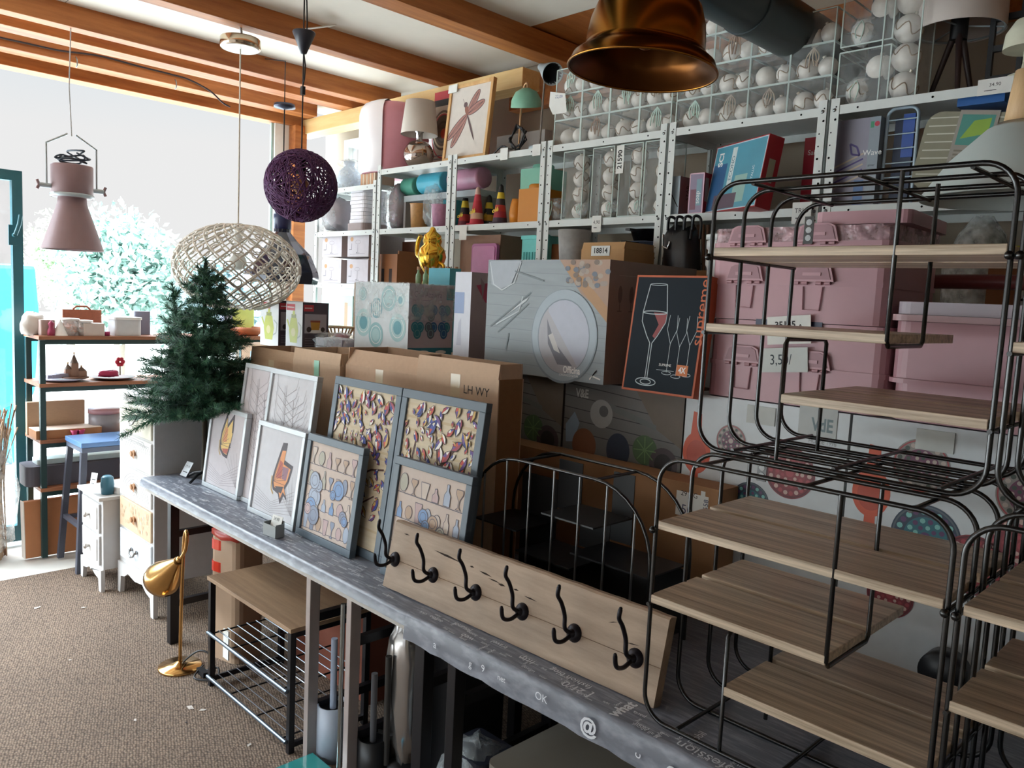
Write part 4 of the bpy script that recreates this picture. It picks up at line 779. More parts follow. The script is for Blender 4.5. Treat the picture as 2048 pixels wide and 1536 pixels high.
EDGE = mat('#c5d3cf', .2, var=.02)
def clearbox(x0, y0, z0, w, d, h, label, group):
    key = (round(w, 3), round(d, 3), round(h, 3))
    if key in boxproto: e = dup(boxproto[key], label=label, group=group); e.location = (x0, y0, z0); return e
    t = thing('clear_box', label, 'box', (x0, y0, z0), group=group)
    b = MB(); b.box((0, 0, 0), (w, d, h), CLEAR); b.build('clear_walls', t)
    e = MB(); r = .0022
    for x in (0, w):
        for y in (0, d): e.box((x-r, y-r, 0), (x+r, y+r, h), EDGE)
        for z in (0, h): e.box((x-r, 0, z-r), (x+r, d, z+r), EDGE)
    for y in (0, d):
        for z in (0, h): e.box((0, y-r, z-r), (w, y+r, z+r), EDGE)
    e.build('folded_edges', t); boxproto[key] = t; return t
gB, gX = 'white baubles in the stacked clear boxes', 'stacked clear bauble boxes'
TANR = mat('#8d6a50', .7); MINT = mat('#b9d4c8', .6)
def decobag(x, y, z, s, label):
    b = blob((0, 0, s), (s, s*.8, s), FILM, 10, int(x*-100) % 50); b.tube(curve3([(0, -s*.7, s*1.7), (s*.3, -s*.95, s*1.1), (s*.1, -s, s*.2)], 5), .002, MINT, 5); b.tube(curve3([(0, -s*.7, s*1.7), (-s*.3, -s*.95, s*1.0), (-s*.2, -s, s*.4)], 5), .002, MINT, 5); return b
bw, bh = .166, .118; rr = random.Random(21)
ORD = ('first', 'second', 'third', 'fourth')
for bay, xs_, rows in ((0, [-2.735+.171*i for i in range(4)], (3, 3, 3, 3)), (1, [-2.03+.168*i for i in range(4)], (4, 4, 3, 3))):
    for i, x in enumerate(xs_):
        for r_ in range(rows[i]):
            z = Z1+.121*r_; wh = '%s tier, %s column of the stack %s' % (ORD[r_], ORD[i], 'below the duct' if bay else 'behind the brass lamp')
            clearbox(x, 2.93, z, bw, .30, bh, 'clear bauble box, '+wh, gX)
            for cx in (.045, .122):
                bauble(x+cx+rr.uniform(-.003, .003), 2.93+.05+rr.uniform(0, .012), z+.047, .083 if cx < .1 else .074, ('larger left bauble in the ' if cx < .1 else 'smaller right bauble in the ')+wh, gB, rr.random() < .6)
            if rr.random() < .8:
                ci = rr.randrange(3); b = MB(); c_ = (MINT, TANR, mat('#a89684', .7))[ci]
                for q in range(5): b.tube(curve3([(.083, .012, .112), (.083+.012*(q-2), .008, .08), (.083+.01*(q-2)+rr.uniform(-.01, .01), .008, .02+rr.uniform(0, .03))], 4), .0028, c_, 5)
                o = b.build('raffia_bow'); o.location = (x, 2.93, z); tag(o, ('mint', 'brown', 'tan')[ci]+' raffia bow in the '+wh, 'bow', 'raffia bows in the bauble boxes')
p = W(1112, 203, y=2.90); k = Print((p.x-.05, 2.905, p.z-.045), (1, 0, -.12), (0.0, .05, 1)); k.poly([(.0, .03), (.03, -.01), (.12, 0), (.10, .09), (0, .1)], PAPER); k.text(.06, .075, .016, '22,09', mat('#4a5a86', .6)); tag(k.build('paper_label'), 'torn white paper label with blue figures below the silver spot lamp', 'label')
# tall tubes of four baubles on the middle shelf
gT = 'clear tubes of four baubles on the middle shelf'
for i, (px, lab) in enumerate(((1128, 'clear tube of four white baubles, first after the orange canister'), (1186, 'clear tube of four white baubles, second from the orange canister'), (1240, 'clear tube of white baubles carrying the number label'), (1290, 'clear tube of four white baubles beside the white STAR box'))):
    x = X(px, 400, 2.92); t = clearbox(x-.012, 2.92, Z2+.004, .125, .125, .318, lab, gT); 
    tn = ('the tube next to the orange canister', 'the second tube from the orange canister', 'the tube with the number label', 'the tube beside the STAR box')[i]
    for q in range(4): bauble(x+.055, 2.975, Z2+.046+.077*q, .078, ('lowest', 'second lowest', 'second highest', 'topmost')[q]+' white bauble in '+tn, 'baubles in the tubes', True)
    b = decobag(x, 0, 0, .03, ''); o = b.build('ribbon_bag', None); o.location = (x+.1, 2.94, Z2+.02); tag(o, 'crinkled ribbon bag at the foot of '+tn, 'bag', 'ribbon bags by the bauble tubes')
p = W(1240, 322, y=2.915); k = Print((p.x-.022, 2.916, p.z-.055), (1, 0, 0), (0, 0, 1)); k.rect(0, 0, .042, .125, PAPER); k.text(.021, .062, .024, '21590', INK, 1.5708, True); tag(k.build('number_label'), 'white label reading 21590 on a bauble tube', 'label')
b = decobag(0, 0, 0, .055, ''); o = b.build('film_bag'); at(o, X(1110, 420, 2.95), 2.96, Z2+.002); tag(o, 'bluish crinkled film bag next to the orange canister', 'bag')
# top shelf right: more clear boxes, tall tube, tripod lamp
for x, z, lab in ((-1.335, Z1, 'clear bauble box on the shelving corner post beside the duct'), (-1.335, Z1+.21, 'clear bauble box on top of the one beside the duct')):
    clearbox(x, 2.93, z, .18, .26, .19, lab, 'clear boxes right of the duct'); ul = 'upper' if z > Z1 else 'lower'; bauble(x+.06, 2.99, z+.055, .1, 'striped low bauble in the %s clear box right of the duct' % ul, 'baubles right of the duct', True); bauble(x+.125, 2.985, z+.13, .095, 'plain high bauble in the %s clear box right of the duct' % ul, 'baubles right of the duct', False)
    b = decobag(0, 0, 0, .05, ''); o = b.build('ribbon_bag'); o.location = (x+.06, 2.985, z+.005); tag(o, 'mint ribbon bag in the %s clear box right of the duct' % ul, 'bag', 'ribbon bags right of the duct')
o, F, S, w, d, h = pack('dark_box', 'dark grey narrow box beside the tall tube of cracked baubles', X(1735, 120, 2.96), X(1768, 120, 2.96), 2.96, 3.2, Z1, Z1+.39, mat('#2d2c2e', .5)); F.text(w*.5, h*.5, .012, 'home', mat('#8a8a8c', .5)); F.build('front_print', o)
x = X(1778, 150, 2.93); clearbox(x-.03, 2.925, Z1, .125, .125, .405, 'tall clear tube of four cracked baubles beside the tripod lamp', None)
for q in range(4): bauble(x+.033, 2.985, Z1+.055+.097*q, .098, ('lowest', 'second lowest', 'second highest', 'topmost')[q]+' large bauble in the tall tube beside the tripod lamp', 'baubles in the tall tube', True)
x = X(1905, 150, 3.06); t = thing('tripod_lamp', 'white drum lamp on dark tripod legs on the top shelf', 'lamp', (x, 3.08, Z1)); zs = Zp(1905, 62, 3.06)-Z1; TW = mat('#2a1a18', .5)
MB().lathe([(.145, zs), (.14, zs+.22), (.137, zs+.22), (.142, zs)], mat('#c6bcb6', .8, var=.03), seg=40, cap=False).build('lamp_shade', t)
b = MB(); b.tube([(.138*math.cos(a), .138*math.sin(a), zs+.006) for a in [6.283*i/32 for i in range(32)]], .004, SG, 6, True)
for i in range(3): a = 2.094*i+.4; b.tube([(0, 0, zs+.02), (.138*math.cos(a), .138*math.sin(a), zs+.006)], .003, SG, 6)
b.build('shade_ring', t); MB().cyl((0, 0, zs-.03), (0, 0, zs+.05), .028, BLACK, 16).build('socket', t)
for i in range(3): a = 2.094*i+1.0; MB().tube([(.015*math.cos(a), .015*math.sin(a), zs-.01), (.085*math.cos(a), .085*math.sin(a), .002)], [.012, .008], TW, 8).build('leg', t)
x = X(2008, 100, 3.1); t = thing('dark_rack', 'dark ladder-like rack at the right end of the top shelf', 'rack', (x, 3.12, Z1))
for s in (-.045, .045): MB().box((s-.008, -.01, 0), (s+.008, .01, .42), BLACK).build('upright', t)
for i in range(4): MB().box((-.037, -.008, .06+.1*i), (.037, .008, .08+.1*i), BLACK).build('rung', t)
x = X(2050, 130, 2.95); t = thing('table_lamp', 'cream mushroom lamp cut off at the right end of the top shelf', 'lamp', (x, 2.98, Z1)); CRM = mat('#cfcdb8', .5)
MB().lathe([(0, 0), (.055, 0), (.055, .03), (.02, .04), (.015, .07), (0, .07)], CRM).build('lamp_base', t); MB().lathe([(.075, .11), (.07, .16), (.045, .2), (0, .215)], CRM, seg=28).lathe([(.015, .06), (.015, .12)], CRM).build('lamp_shade', t)
# --- middle shelf, window end
t = thing('wrapped_bag', 'grey glossy bag in film on the middle shelf at the window end', 'bag', (X(672, 460, 3.0), 3.02, Z2+.014)); blob((0, 0, .11), (.13, .1, .11), mat('#8d868c', .3, scale=12, var=.2), 14, 8).build('bag_body', t); blob((-.04, -.04, .09), (.12, .09, .09), FILM, 14, 9).build('film_wrap', t)
t = thing('paper_stack', 'tall stack of white paper goods on the middle shelf beside the grey bag', 'stack', (X(730, 455, 3.0), 3.02, Z2)); b = MB(); WH = mat('#d9d6dc', .7)
for i in range(9): b.rbox((-.09+R.uniform(-.008, .008), -.09, .05+.024*i), (.09+R.uniform(-.008, .008), .1, .072+.024*i), .03, WH)
b.build('white_stack', t); MB().rbox((-.1, -.1, 0), (.1, .1, .048), .03, mat('#8c7a78', .5)).build('brown_base', t)
t = thing('book_row', 'row of pale ribbed books above the white paper stack', 'books', (X(738, 372, 2.95), 2.99, 2.342)); b = MB()
for i in range(8): b.box((-.08+.02*i, -.05, 0), (-.063+.02*i, .1, .075), mat(('#b98a64', '#c8b49a')[i % 2], .6))
b.build('book_spines', t)
t = thing('wrapped_vase', 'blue and white patterned ware in film on the low window-end shelf', 'ware', (X(696, 350, 3.05), 3.06, 2.342)); MB().lathe([(0, 0), (.06, 0), (.09, .06), (.07, .13), (.03, .17), (.04, .2), (0, .2)], mat('#b9c8e0', .3, scale=18, var=.5)).build('vase', t); blob((0, 0, .1), (.12, .11, .11), FILM, 12, 3).build('film_wrap', t)
# cups
def cups(name, label, px, py, y, n, r, L, col, lying=True, zz=None):
    b = MB(); m = mat(col, .45, scale=30, var=.15)
    x = X(px, py, y); z = Zp(px, py, y) if zz is None else zz; prof = []
    for i in range(n): prof += [(r, L*i/n), (r*.94, L*(i+.9)/n)]
    b.lathe([(0, 0)]+prof+[(0, L*.99)], m, (ry(math.pi/2) if lying else I4), 20); o = b.build(name); o.location = (x-(L/2 if lying else 0), y+r, z); tag(o, label, 'cups'); return o
cups('paper_cups', 'roll of green paper cups lying on top of the others', 812, 374, 2.99, 6, .055, .12, '#4f9a86', zz=Z2+.265)
cups('paper_cups', 'roll of turquoise striped paper cups lying on top of the others', 855, 374, 2.97, 10, .06, .22, '#3fa0b8', zz=Z2+.27)
cups('paper_cups', 'roll of pink paper cups lying on top, behind the shelving post', 922, 372, 2.99, 10, .06, .26, '#b9839a', zz=Z2+.275)
o, F, S, w, d, h = pack('cup_carton', 'flat shelf carton carrying the rolls of paper cups', X(800, 400, 2.97), X(950, 380, 2.97), 3.0, 3.2, Z2+.17, Z2+.205, mat('#a9b3b8', .6)); MB().box((-w/2, -d/2, -.17), (-w/2+.02, d/2, 0), mat('#8d8a8a', .6)).build('carton_side', o); MB().box((w/2-.02, -d/2, -.17), (w/2, d/2, 0), mat('#8d8a8a', .6)).build('carton_side', o)
def cup(name, label, px, y, r0, r1, h, col, z=Z2, var=.3):
    b = MB().lathe([(0, 0), (r0, 0), (r1, h-.005), (r1+.004, h), (r1-.004, h), (r1-.01, h-.01), (0, h-.012)], mat(col, .5, scale=60, var=var), seg=24); o = b.build(name); o.location = (X(px, 450, y), y+r1, z+.001); return tag(o, label, 'cup')
cup('kraft_cup', 'brown patterned kraft cup stack on the middle shelf', 823, 2.93, .05, .058, .145, '#b3844e')
cup('kraft_cup', 'dull brown cup stack behind the patterned kraft cups', 820, 3.07, .05, .055, .165, '#8d7664')
cup('paper_cup', 'pink checked cup stack inside clear film on the middle shelf', 866, 2.93, .048, .06, .13, '#b57f9a')
o = cup('paper_cup', 'turquoise ribbed cup beside the shelving post with cones', 889, 3.05, .05, .06, .17, '#4fb0bc')
t = thing('film_bag', 'tall crinkled silver film bag left of the kraft cups', 'bag', (X(785, 450, 2.97), 3.02, Z2)); blob((0, 0, .14), (.055, .07, .14), mat('#a79aa6', .2, .4, scale=14, var=.3), 12, 12, .14).build('bag_body', t); blob((-.01, -.02, .13), (.07, .08, .135), FILM, 12, 14, .14).build('film_wrap', t)
blobf = blob((0, 0, .13), (.075, .06, .13), FILM, 12, 22); o = blobf.build('film_bag'); at(o, X(866, 420, 2.99), 3.01, Z2+.002); tag(o, 'clear bag standing behind the pink checked cups', 'bag')
# cones
def cone(label, px, y, h, cols):
    b = MB(); n = len(cols); r = .042
    for i, c in enumerate(cols): b.lathe([(r*(1-.72*i/n), h*i/n), (r*(1-.72*(i+1)/n), h*(i+1)/n)], mat(c, .5), seg=20, cap=False)
    b.lathe([(r*.28, h), (.004, h*1.05), (0, h*1.05)], mat(cols[-1], .5), seg=16); b.lathe([(0, 0), (.06, 0), (.058, .008), (0, .008)], mat(cols[0], .5), seg=20)
    o = b.build('party_cone'); o.location = (X(px, 440, y), y+.05, Z2+.001); tag(o, label, 'cone', 'striped cones'); 
    k = Print((0, -.036, h*.36), (1, 0, 0), (0, .25, 1)); k.text(0, 0, .026, 'olé', mat('#d8b93a', .5), .25, True); k.build('lettering', o)
cone('red cone with a pale tip on the middle shelf', 940, 2.92, .2, ['#b8283a', '#d0a48a', '#b8283a', '#b8283a', '#c23a4a', '#d8b0a4'])
cone('black, yellow and red cone nearest the mint canister', 986, 2.92, .2, ['#3a2a3a', '#a02838', '#b8352f', '#2a2024', '#d8b92f', '#1c1a1c'])
cone('black and yellow cone between the red cone and the mint canister', 964, 3.02, .17, ['#2a3a3c', '#c79a2a', '#1c1a1c', '#d8b92f', '#1c1a1c'])
cone('dark red and yellow cone half hidden by the shelving post', 916, 3.0, .19, ['#7a2030', '#b8352f', '#2a2024', '#d8b92f', '#1c1a1c'])
def canister(label, pxl, pxr, y, z0, h, col, neck):
    m = mat(col, .35, var=.04); xl, xr = X(pxl, 420, y), X(pxr, 420, y); t = thing('storage_canister', label, 'canister', (xl, y, z0)); w = xr-xl
    MB().rbox((0, 0, 0), (w, w*1.05, h), .012, m).build('body', t, bevel=.004); MB().lathe([(0, h), (w*neck, h), (w*neck, h+.022), (w*neck*.92, h+.027), (0, h+.027)], m, T(w*.5, w*.5, 0), 24).build('lid', t, bevel=.002)
canister('square mint green canister with a round lid on the middle shelf', 1036, 1084, 3.03, Z2+.001, .29, '#7fbfa8', .33)
canister('square orange canister with a round lid in front of the mint one', 1034, 1079, 2.915, Z2+.001, .165, '#c87f1c', .36)
t = thing('juice_jug', 'small yellow and orange jug left of the orange canister', 'jug', (X(1020, 440, 2.95), 2.99, Z2+.001)); MB().lathe([(0, 0), (.03, 0), (.036, .05), (.03, .1), (.022, .13), (0, .13)], mat('#d98a2a', .35, scale=8, var=.4)).build('body', t); MB().tube(curve3([(.03, 0, .1), (.055, 0, .09), (.05, 0, .04), (.033, 0, .03)], 5), .005, mat('#d8c83a', .4)).build('handle', t)
# red game boxes
RX = mat('#a01522', .4); PINKW = mat('#c9a9b8', .5)
def gbox(label, pxl, pxr, pxs, y, z1py, side, front, txt=None):
    x0, x1 = X(pxl, 400, y), X(pxr, 400, y); o, F, S, w, d, h = pack('game_box', label, x0, x1, y, ylim(pxs, 390, x1), Z2+.001, Zp(pxr, z1py, y), front, side, side)
    return o, F, S, w, d, h
o, F, S, w, d, h = gbox('small white box reading STAR on the middle shelf', 1338, 1358, 1382, 2.93, 352, mat('#8d7d88', .5), mat('#c3d8e4', .5)); S.text(d*.7, h*.6, .022, 'STAR', INK, 1.5708, sx=.9); S.build('side_print', o); F.line([(w*.1, h*.6), (w*.9, h*.2)], .004, INK); F.build('front_print', o)
def rbx(label, pxl, pxr, pxs, y, z1):
    o, F, S, w, d, h = gbox(label, pxl, pxr, pxs, y, z1, RX, mat('#8d7f96', .5)); F.line([(.002, .002), (w-.002, .002), (w-.002, h-.002), (.002, h-.002)], .005, mat('#d8b0c0', .5), True); F.rect(w*.1, h*.1, w*.5, h*.6, mat('#7a4a5a', .5)); F.rect(w*.5, h*.2, w*.85, h*.85, mat('#7a98a6', .5)); F.text(w*.6, h*.4, .02, 'soap', WHITE, 1.57); F.build('front_print', o)
    S.rect(d*.06, h*.3, d*.26, h*.88, mat('#a38a80', .6)); S.build('side_print', o)
rbx('squat red box next to the white STAR box', 1377, 1406, 1442, 2.93, 345); rbx('red box, middle one between the STAR box and the big photo box', 1450, 1473, 1512, 2.95, 348)
x0, x1 = X(1488, 400, 2.99), X(1555, 400, 2.99)
o = MB().box((0, 0, 0), (.34, .07, .28), RX).build('photo_box', M=T(x1-.31, 2.955, Z2+.002) @ rz(-.42) @ rx(-.16)); tag(o, 'big red box with a blue seaside photo, leaning beside the shelving post', 'box')
k = Print((0, 0, 0), (1, 0, 0), (0, 0, 1)); k.rect(.004, .004, .336, .276, mat('#b9cfd4', .4)); k.rect(.008, .008, .332, .272, mat('#4f93a8', .4, scale=5, var=.3)); k.rect(.008, .008, .10, .2, mat('#2f5a86', .4)); k.rect(.12, .09, .15, .26, mat('#c8d4d4', .4)); k.text(.135, .175, .02, 'ECONO', mat('#4a6a7a', .5), 1.5708); k.text(.05, .22, .03, 'SCI', WHITE, 1.5708, True); k.rect(.17, .03, .25, .14, mat('#8fb0a8', .4)); k.rect(.05, .01, .2, .07, mat('#5a4a58', .5)); k.text(.28, .13, .012, 'METALLIC', WHITE, 1.57); k.build('front_print', o); k = Print((.34, 0, 0), (0, 1, 0), (0, 0, 1)); k.rect(.02, .1, .05, .19, mat('#a39c84', .6)); k.build('side_print', o)
o, F, S, w, d, h = pack('red_pack', 'red pack with pale writing behind the shelving post and the photo box', X(1606, 330, 3.1), X(1645, 330, 3.1), 3.1, 3.2, Z2+.001, Z2+.30, mat('#b02a3c', .4), RX); F.text(w*.5, h*.8, .02, 'Saila', WHITE); F.build('front_print', o)
t = thing('small_pan', 'black round pan standing behind the STAR box', 'pan', (X(1360, 380, 3.1), 3.12, Z2+.085)); MB().lathe([(0, 0), (.07, 0), (.08, .02), (.082, .05), (.078, .05), (.07, .008), (0, .006)], mat('#4a4a4c', .5), rx(math.pi/2), 28).build('pan_body', t); MB().tube([(.08, 0, 0), (.17, 0, .03)], .008, BLACK).build('handle', t)
# bay with airers and ironing cover
LIL = mat('#9a90a8', .4); LILD = mat('#4a3f7a', .4); BLU = mat('#2a4f9a', .4)
x0, x1 = X(1655, 380, 2.95), X(1748, 380, 2.95); o, F, S, w, d, h = pack('airer_pack', 'lilac grey hanger packet with a small flag, right of the red boxes', x0, x1, 2.955, 3.0, Z2+.001, Z2+.315, mat('#8e8c9c', .35), mat('#7d8790', .4))
F.rect(w*.78, 0, w, h, mat('#8b96a0', .35)); F.rect(w*.8, h*.88, w*.87, h*.95, mat('#3f8f6a', .5)); F.disc(w*.93, h*.92, .009, mat('#b8324a', .5))
for i in range(5): F.line([(0, h*(.2+.06*i)), (w*.7, h*(.36+.06*i))], .006, LILD if i % 2 else mat('#b9a894', .5))
F.line([(w*.4, h*.72), (w*.55, h*.68), (w*.62, h*.58), (w*.45, h*.6)], .007, LILD, True); F.text(w*.88, h*.6, .02, 'Wave', WHITE); F.text(w*.88, h*.46, .009, 'airer', INK); F.rect(w*.55, h*.02, w*.75, h*.3, mat('#5a78a6', .5)); F.build('front_print', o)
t = thing('dish_rack', 'blue and white wire dish rack standing on edge beside the lilac packet', 'rack', (X(1757, 390, 2.97), 2.99, Z2+.002)); w = X(1818, 390, 2.97)-X(1757, 390, 2.97); h = .34; LW2 = mat('#a9bcc8', .3)
MB().tube([(x, 0, z) for x, z in arc(w-.03, h-.03, .03, 0, 90, 5)+arc(.03, h-.03, .03, 90, 180, 5)+[(0, .005), (w, .005)]], .006, LW2, 8, True).build('rim_wire', t)
for i in range(6): MB().tube([(.0, 0, .05+.05*i), (w, 0, .05+.05*i)], .0025, LW2, 6).build('cross_wire', t)
MB().box((.02, .02, .02), (w-.02, .03, h-.03), mat('#22304a', .5)).box((.05, .012, .17), (w-.015, .02, h-.02), BLU).build('blue_tray', t)
t = thing('ironing_cover', 'beige ironing board cover with white stripes and a card sleeve, beside the blue dish rack', 'cover', M=T(X(1826, 340, 2.95), 2.94, Z2+.05) @ ry(.14) @ rx(-.1)); BE = mat('#8d8a78', .8); h = .26; w = .33
MB().rbox((0, 0, 0), (w, h, .02), .05, BE, rx(math.pi/2), 5).build('cover_pad', t, bevel=.004); k = Print((0, -.02, 0), (1, 0, 0), (0, 0, 1))
for i in range(9): k.line([(.012, .02+.027*i), (w*.5, .03+.027*i), (w-.01, .024+.027*i)], .004, mat('#c9c8ba', .7))
k.build('stripes', t); k = Print((.10, -.0225, -.01), (1, 0, 0), (0, 0, 1)); k.rect(0, 0, .12, h+.015, mat('#9a948c', .5)); k.rect(.01, .16, .11, .26, mat('#4f8f86', .5)); k.poly([(.02, .18), (.1, .2), (.1, .25), (.05, .24)], mat('#8fb04a', .5)); k.rect(.0, 0, .12, .05, mat('#a8846a', .5))
for i in range(7): k.rect(.012, .06+.013*i, .1, .066+.013*i, mat('#7d786c', .6))
k.build('card_sleeve', t)
o, F, S, w, d, h = pack('blue_box', 'flat blue box lying on top of the striped ironing cover', X(1915, 200, 2.96), X(2010, 190, 2.96), 2.96, 3.12, Z2+.314, Z2+.352, mat('#2a5fa0', .4)); 
o, F, S, w, d, h = pack('leaflet_box', 'white box with a blue outline below the ironing cover, partly behind the white pendant', X(1878, 380, 2.93), X(1960, 370, 2.93), 2.935, 3.0, Z2+.001, Z2+.11, mat('#b9c4ca', .5)); F.line([(.01, .01), (w-.01, .01), (w-.01, h-.01), (.01, h-.01)], .004, BLU, True); F.build('front_print', o)
# price tags hanging on shelf lips
def tagcard(label, px, py, wd, ht, y=2.895, txt=None, tilt=0.0, group='shelf price tags'):
    p = W(px, py, y=y); k = Print((p.x-wd/2, y, p.z-ht/2), (1, 0, tilt), (-tilt, 0, 1)); k.rect(0, 0, wd, ht, PAPER)
    if txt: k.text(wd/2, ht*.6, ht*.22, txt, INK); k.rect(wd*.2, ht*.25, wd*.55, ht*.29, INK)
    tag(k.build('price_tag'), label, 'tag', group)
tagcard('white price tag under the middle shelf beside the red cone', 926, 466, .06, .075); tagcard('white price tag under the bauble tubes', 1193, 448, .055, .075, txt='4,90')
tagcard('white tag with handwriting below the big photo box', 1603, 426, .075, .08, txt='TRIO', y=2.88); tagcard('white price tag on the top shelf lip below the green lamp base', 1008, 308, .055, .06); tagcard('white price tag on the top shelf lip left of the bauble boxes', 1073, 300, .055, .055); tagcard('white tag on the top shelf lip below the cream mushroom lamp', 1990, 172, .10, .05, txt='34,90')
# --- lower shelf
BRX = mat('#8d5a34', .7)
for i, (px, z0, lab) in enumerate(((640, 1.722, 'white stemware carton, lower left of the four at the window end'), (690, 1.722, 'white stemware carton, lower right of the four at the window end'), (640, 1.895, 'white stemware carton, upper left of the four at the window end'), (690, 1.895, 'white stemware carton, upper right of the four at the window end'))):
    x0 = X(px, 560, 2.92)+.02; o, F, S, w, d, h = pack('stemware_box', lab, x0, x0+.24, 2.92, 3.2, z0, z0+.155, mat('#b9b2b8', .5), mat('#a89a98', .5)); k = F
    k.disc(.05, h*.72, .018, mat('#b98a5a', .5), .014); k.line([(.02, h*.3), (.05, h*.3), (.05, h*.55)], .003, INK); k.ring(.12, h*.6, .03, .002, mat('#8a8288', .5), .012); k.line([(.12, h*.5), (.12, h*.2), (.1, h*.15), (.14, h*.15)], .002, INK); k.line([(.03, h*.1), (.2, h*.12)], .002, mat('#8a8288', .5)); k.build('front_print', o)
o, F, S, w, d, h = pack('pale_box', 'pale turquoise-white box under the stemware cartons', X(640, 620, 2.92)+.02, X(705, 620, 2.92), 2.92, 3.2, 1.422, 1.64, mat('#b9d8d2', .5)); F.rect(w*.4, h*.1, w*.95, h*.7, mat('#cfd3c8', .5)); F.rect(w*.75, h*.05, w*.85, h*.8, mat('#b9a184', .5)); F.build('front_print', o)
t = thing('wooden_crate', 'brown wooden bottle crate with slots on the lower shelf', 'crate', (X(733, 560, 2.93), 2.945, Z3)); w = .30
b = MB(); b.box((0, 0, 0), (w, .012, .21), BRX); b.box((w-.012, .012, 0), (w, .25, .23), BRX); b.box((0, .012, 0), (.012, .25, .23), BRX); b.box((.012, .24, 0), (w-.012, .25, .23), BRX); b.box((.012, .012, 0), (w-.012, .24, .01), BRX); b.build('crate_body', t)
k = Print((0, 0, 0), (1, 0, 0), (0, 0, 1)); 
for i in range(3): k.rect(.06+.08*i, .03, .09+.08*i, .12, mat('#2a1a14', .8))
k.build('slots', t)
o = MB().box((0, 0, 0), (.14, .02, .30), mat('#6d3a20', .6)).build('brown_board'); at(o, X(798, 540, 3.1), 3.12, Z3+.001); tag(o, 'reddish brown board standing behind the wooden crate', 'board')
t = thing('gold_teapot', 'shiny gold samovar figure with a curved arm on the turquoise plate set level', 'figurine', (X(850, 560, 2.62), 2.66, 1.72)); GLD = mat('#e2b548', .16, 1.0)
MB().lathe([(0, 0), (.05, 0), (.045, .02), (.03, .03), (.035, .06), (.06, .1), (.075, .15), (.065, .19), (.045, .21), (.05, .23), (.045, .26), (.02, .28), (.012, .3), (0, .305)], GLD, seg=24, wob=.05).build('body', t); MB().tube(curve3([(-.06, 0, .14), (-.12, 0, .16), (-.125, 0, .22), (-.1, 0, .26)], 6), [.012]*18+[.016], GLD).build('arm', t); MB().tube(curve3([(.06, 0, .12), (.1, 0, .1), (.09, 0, .05)], 6), .009, GLD).build('side_handle', t)
o, F, S, w, d, h = pack('carton_stand', 'plain carton behind the turquoise plate set carrying the gold figure', -3.85, -2.75, 2.54, 2.74, 1.398, 1.72, CARD)
for i, px in enumerate((782, 789, 803, 811, 826, 833)):
    b = MB().lathe([(0, 0), (.014, 0), (.014, .05), (.006, .062), (.006, .075), (.009, .078), (0, .08)], mat('#8fae8a', .25), seg=12); o = b.build('mini_bottle'); x = X(px, 560, 2.4); o.location = (-3.32+.06*i, 2.58, 1.721); tag(o, ('first', 'second', 'third', 'fourth', 'fifth', 'sixth')[i]+' tiny green bottle from the left in the row before the gold figure', 'bottle', 'tiny green bottles'); c = MB().cyl((0, 0, .075), (0, 0, .092), .009, mat('#b98a6a', .5), 10).build('stopper', o)
o, F, S, w, d, h = pack('turquoise_box', 'turquoise and white box with peaks printed on it behind the plate set', X(870, 560, 2.5), X(912, 560, 2.5), 2.46, 2.53, 1.398, 1.80, mat('#5fb8cc', .4)); 
for i in range(4): F.poly([(w*(.1+.2*i), h*.3), (w*(.2+.2*i), h*.8), (w*(.3+.2*i), h*.3)], WHITE)
F.build('front_print', o)
t = carton('cardboard_box', 'open brown carton with a pink tray inside on the lower shelf', X(916, 520, 2.93), X(990, 520, 2.93)+.02, 2.945, 3.2, Z3, Zp(960, 472, 2.945), mat('#9a7a68', .8), flap=0, tape=False)
o = MB().rbox((0, 0, 0), (X(992, 520, 2.91)-X(942, 520, 2.91), Zp(960, 487, 2.91)-Z3-.005, .02), .02, mat('#b46a9c', .4), rx(math.pi/2)).build('pink_tray', bevel=.003); at(o, X(942, 520, 2.91), 2.932, Z3+.005); tag(o, 'orchid pink tray standing against the open brown carton', 'tray'); MB().rbox((.012, .012, .02), (X(992, 520, 2.91)-X(942, 520, 2.91)-.012, Zp(960, 487, 2.91)-Z3-.02, .024), .015, mat('#c884b0', .4), rx(math.pi/2)).build('tray_floor', o)
t = thing('storage_basket', 'turquoise ribbed plastic basket beside the pink tray', 'basket', (X(1040, 520, 2.93), 2.94, Z3)); TQB = mat('#6fd0cc', .4); w = .19; hb = Zp(1060, 472, 2.93)-Z3
MB().box((0, 0, 0), (w, .006, hb), TQB).box((0, .2, 0), (w, .206, hb), TQB).box((0, .006, 0), (.006, .2, hb), TQB).box((w-.006, .006, 0), (w, .2, hb), TQB).box((.006, .006, 0), (w-.006, .2, .006), TQB).build('basket_body', t)
b = MB()
for i in range(9): b.box((.012+.02*i, -.004, .03), (.02+.02*i, 0, hb-.08), mat('#48a8a6', .4))
b.box((-.004, -.006, hb-.015), (w+.004, 0, hb+.004), TQB); b.build('ribs', t)
t = carton('cardboard_box', 'small brown carton behind the grey pot on the lower shelf', X(1093, 510, 2.95), X(1150, 510, 2.95), 2.96, 3.2, Z3, Z3+.245, BRX, flap=0, tape=False)
b = MB().lathe([(0, 0), (.06, 0), (.075, .17), (.07, .17), (.058, .01), (0, .01)], mat('#9a9896', .7, scale=40, var=.25), seg=24); o = b.build('grey_pot'); at(o, X(1140, 530, 2.70), 2.72, 1.815); tag(o, 'speckled grey round pot on top of the plate box pile', 'pot')
t = carton('cardboard_box', 'low brown tray box with the number label 18814', X(1163, 515, 2.62)-.02, X(1238, 515, 2.62)+.01, 2.64, 2.85, 1.815, 1.895, mat('#b98f62', .8), flap=.03, tape=False, lean=-.3)
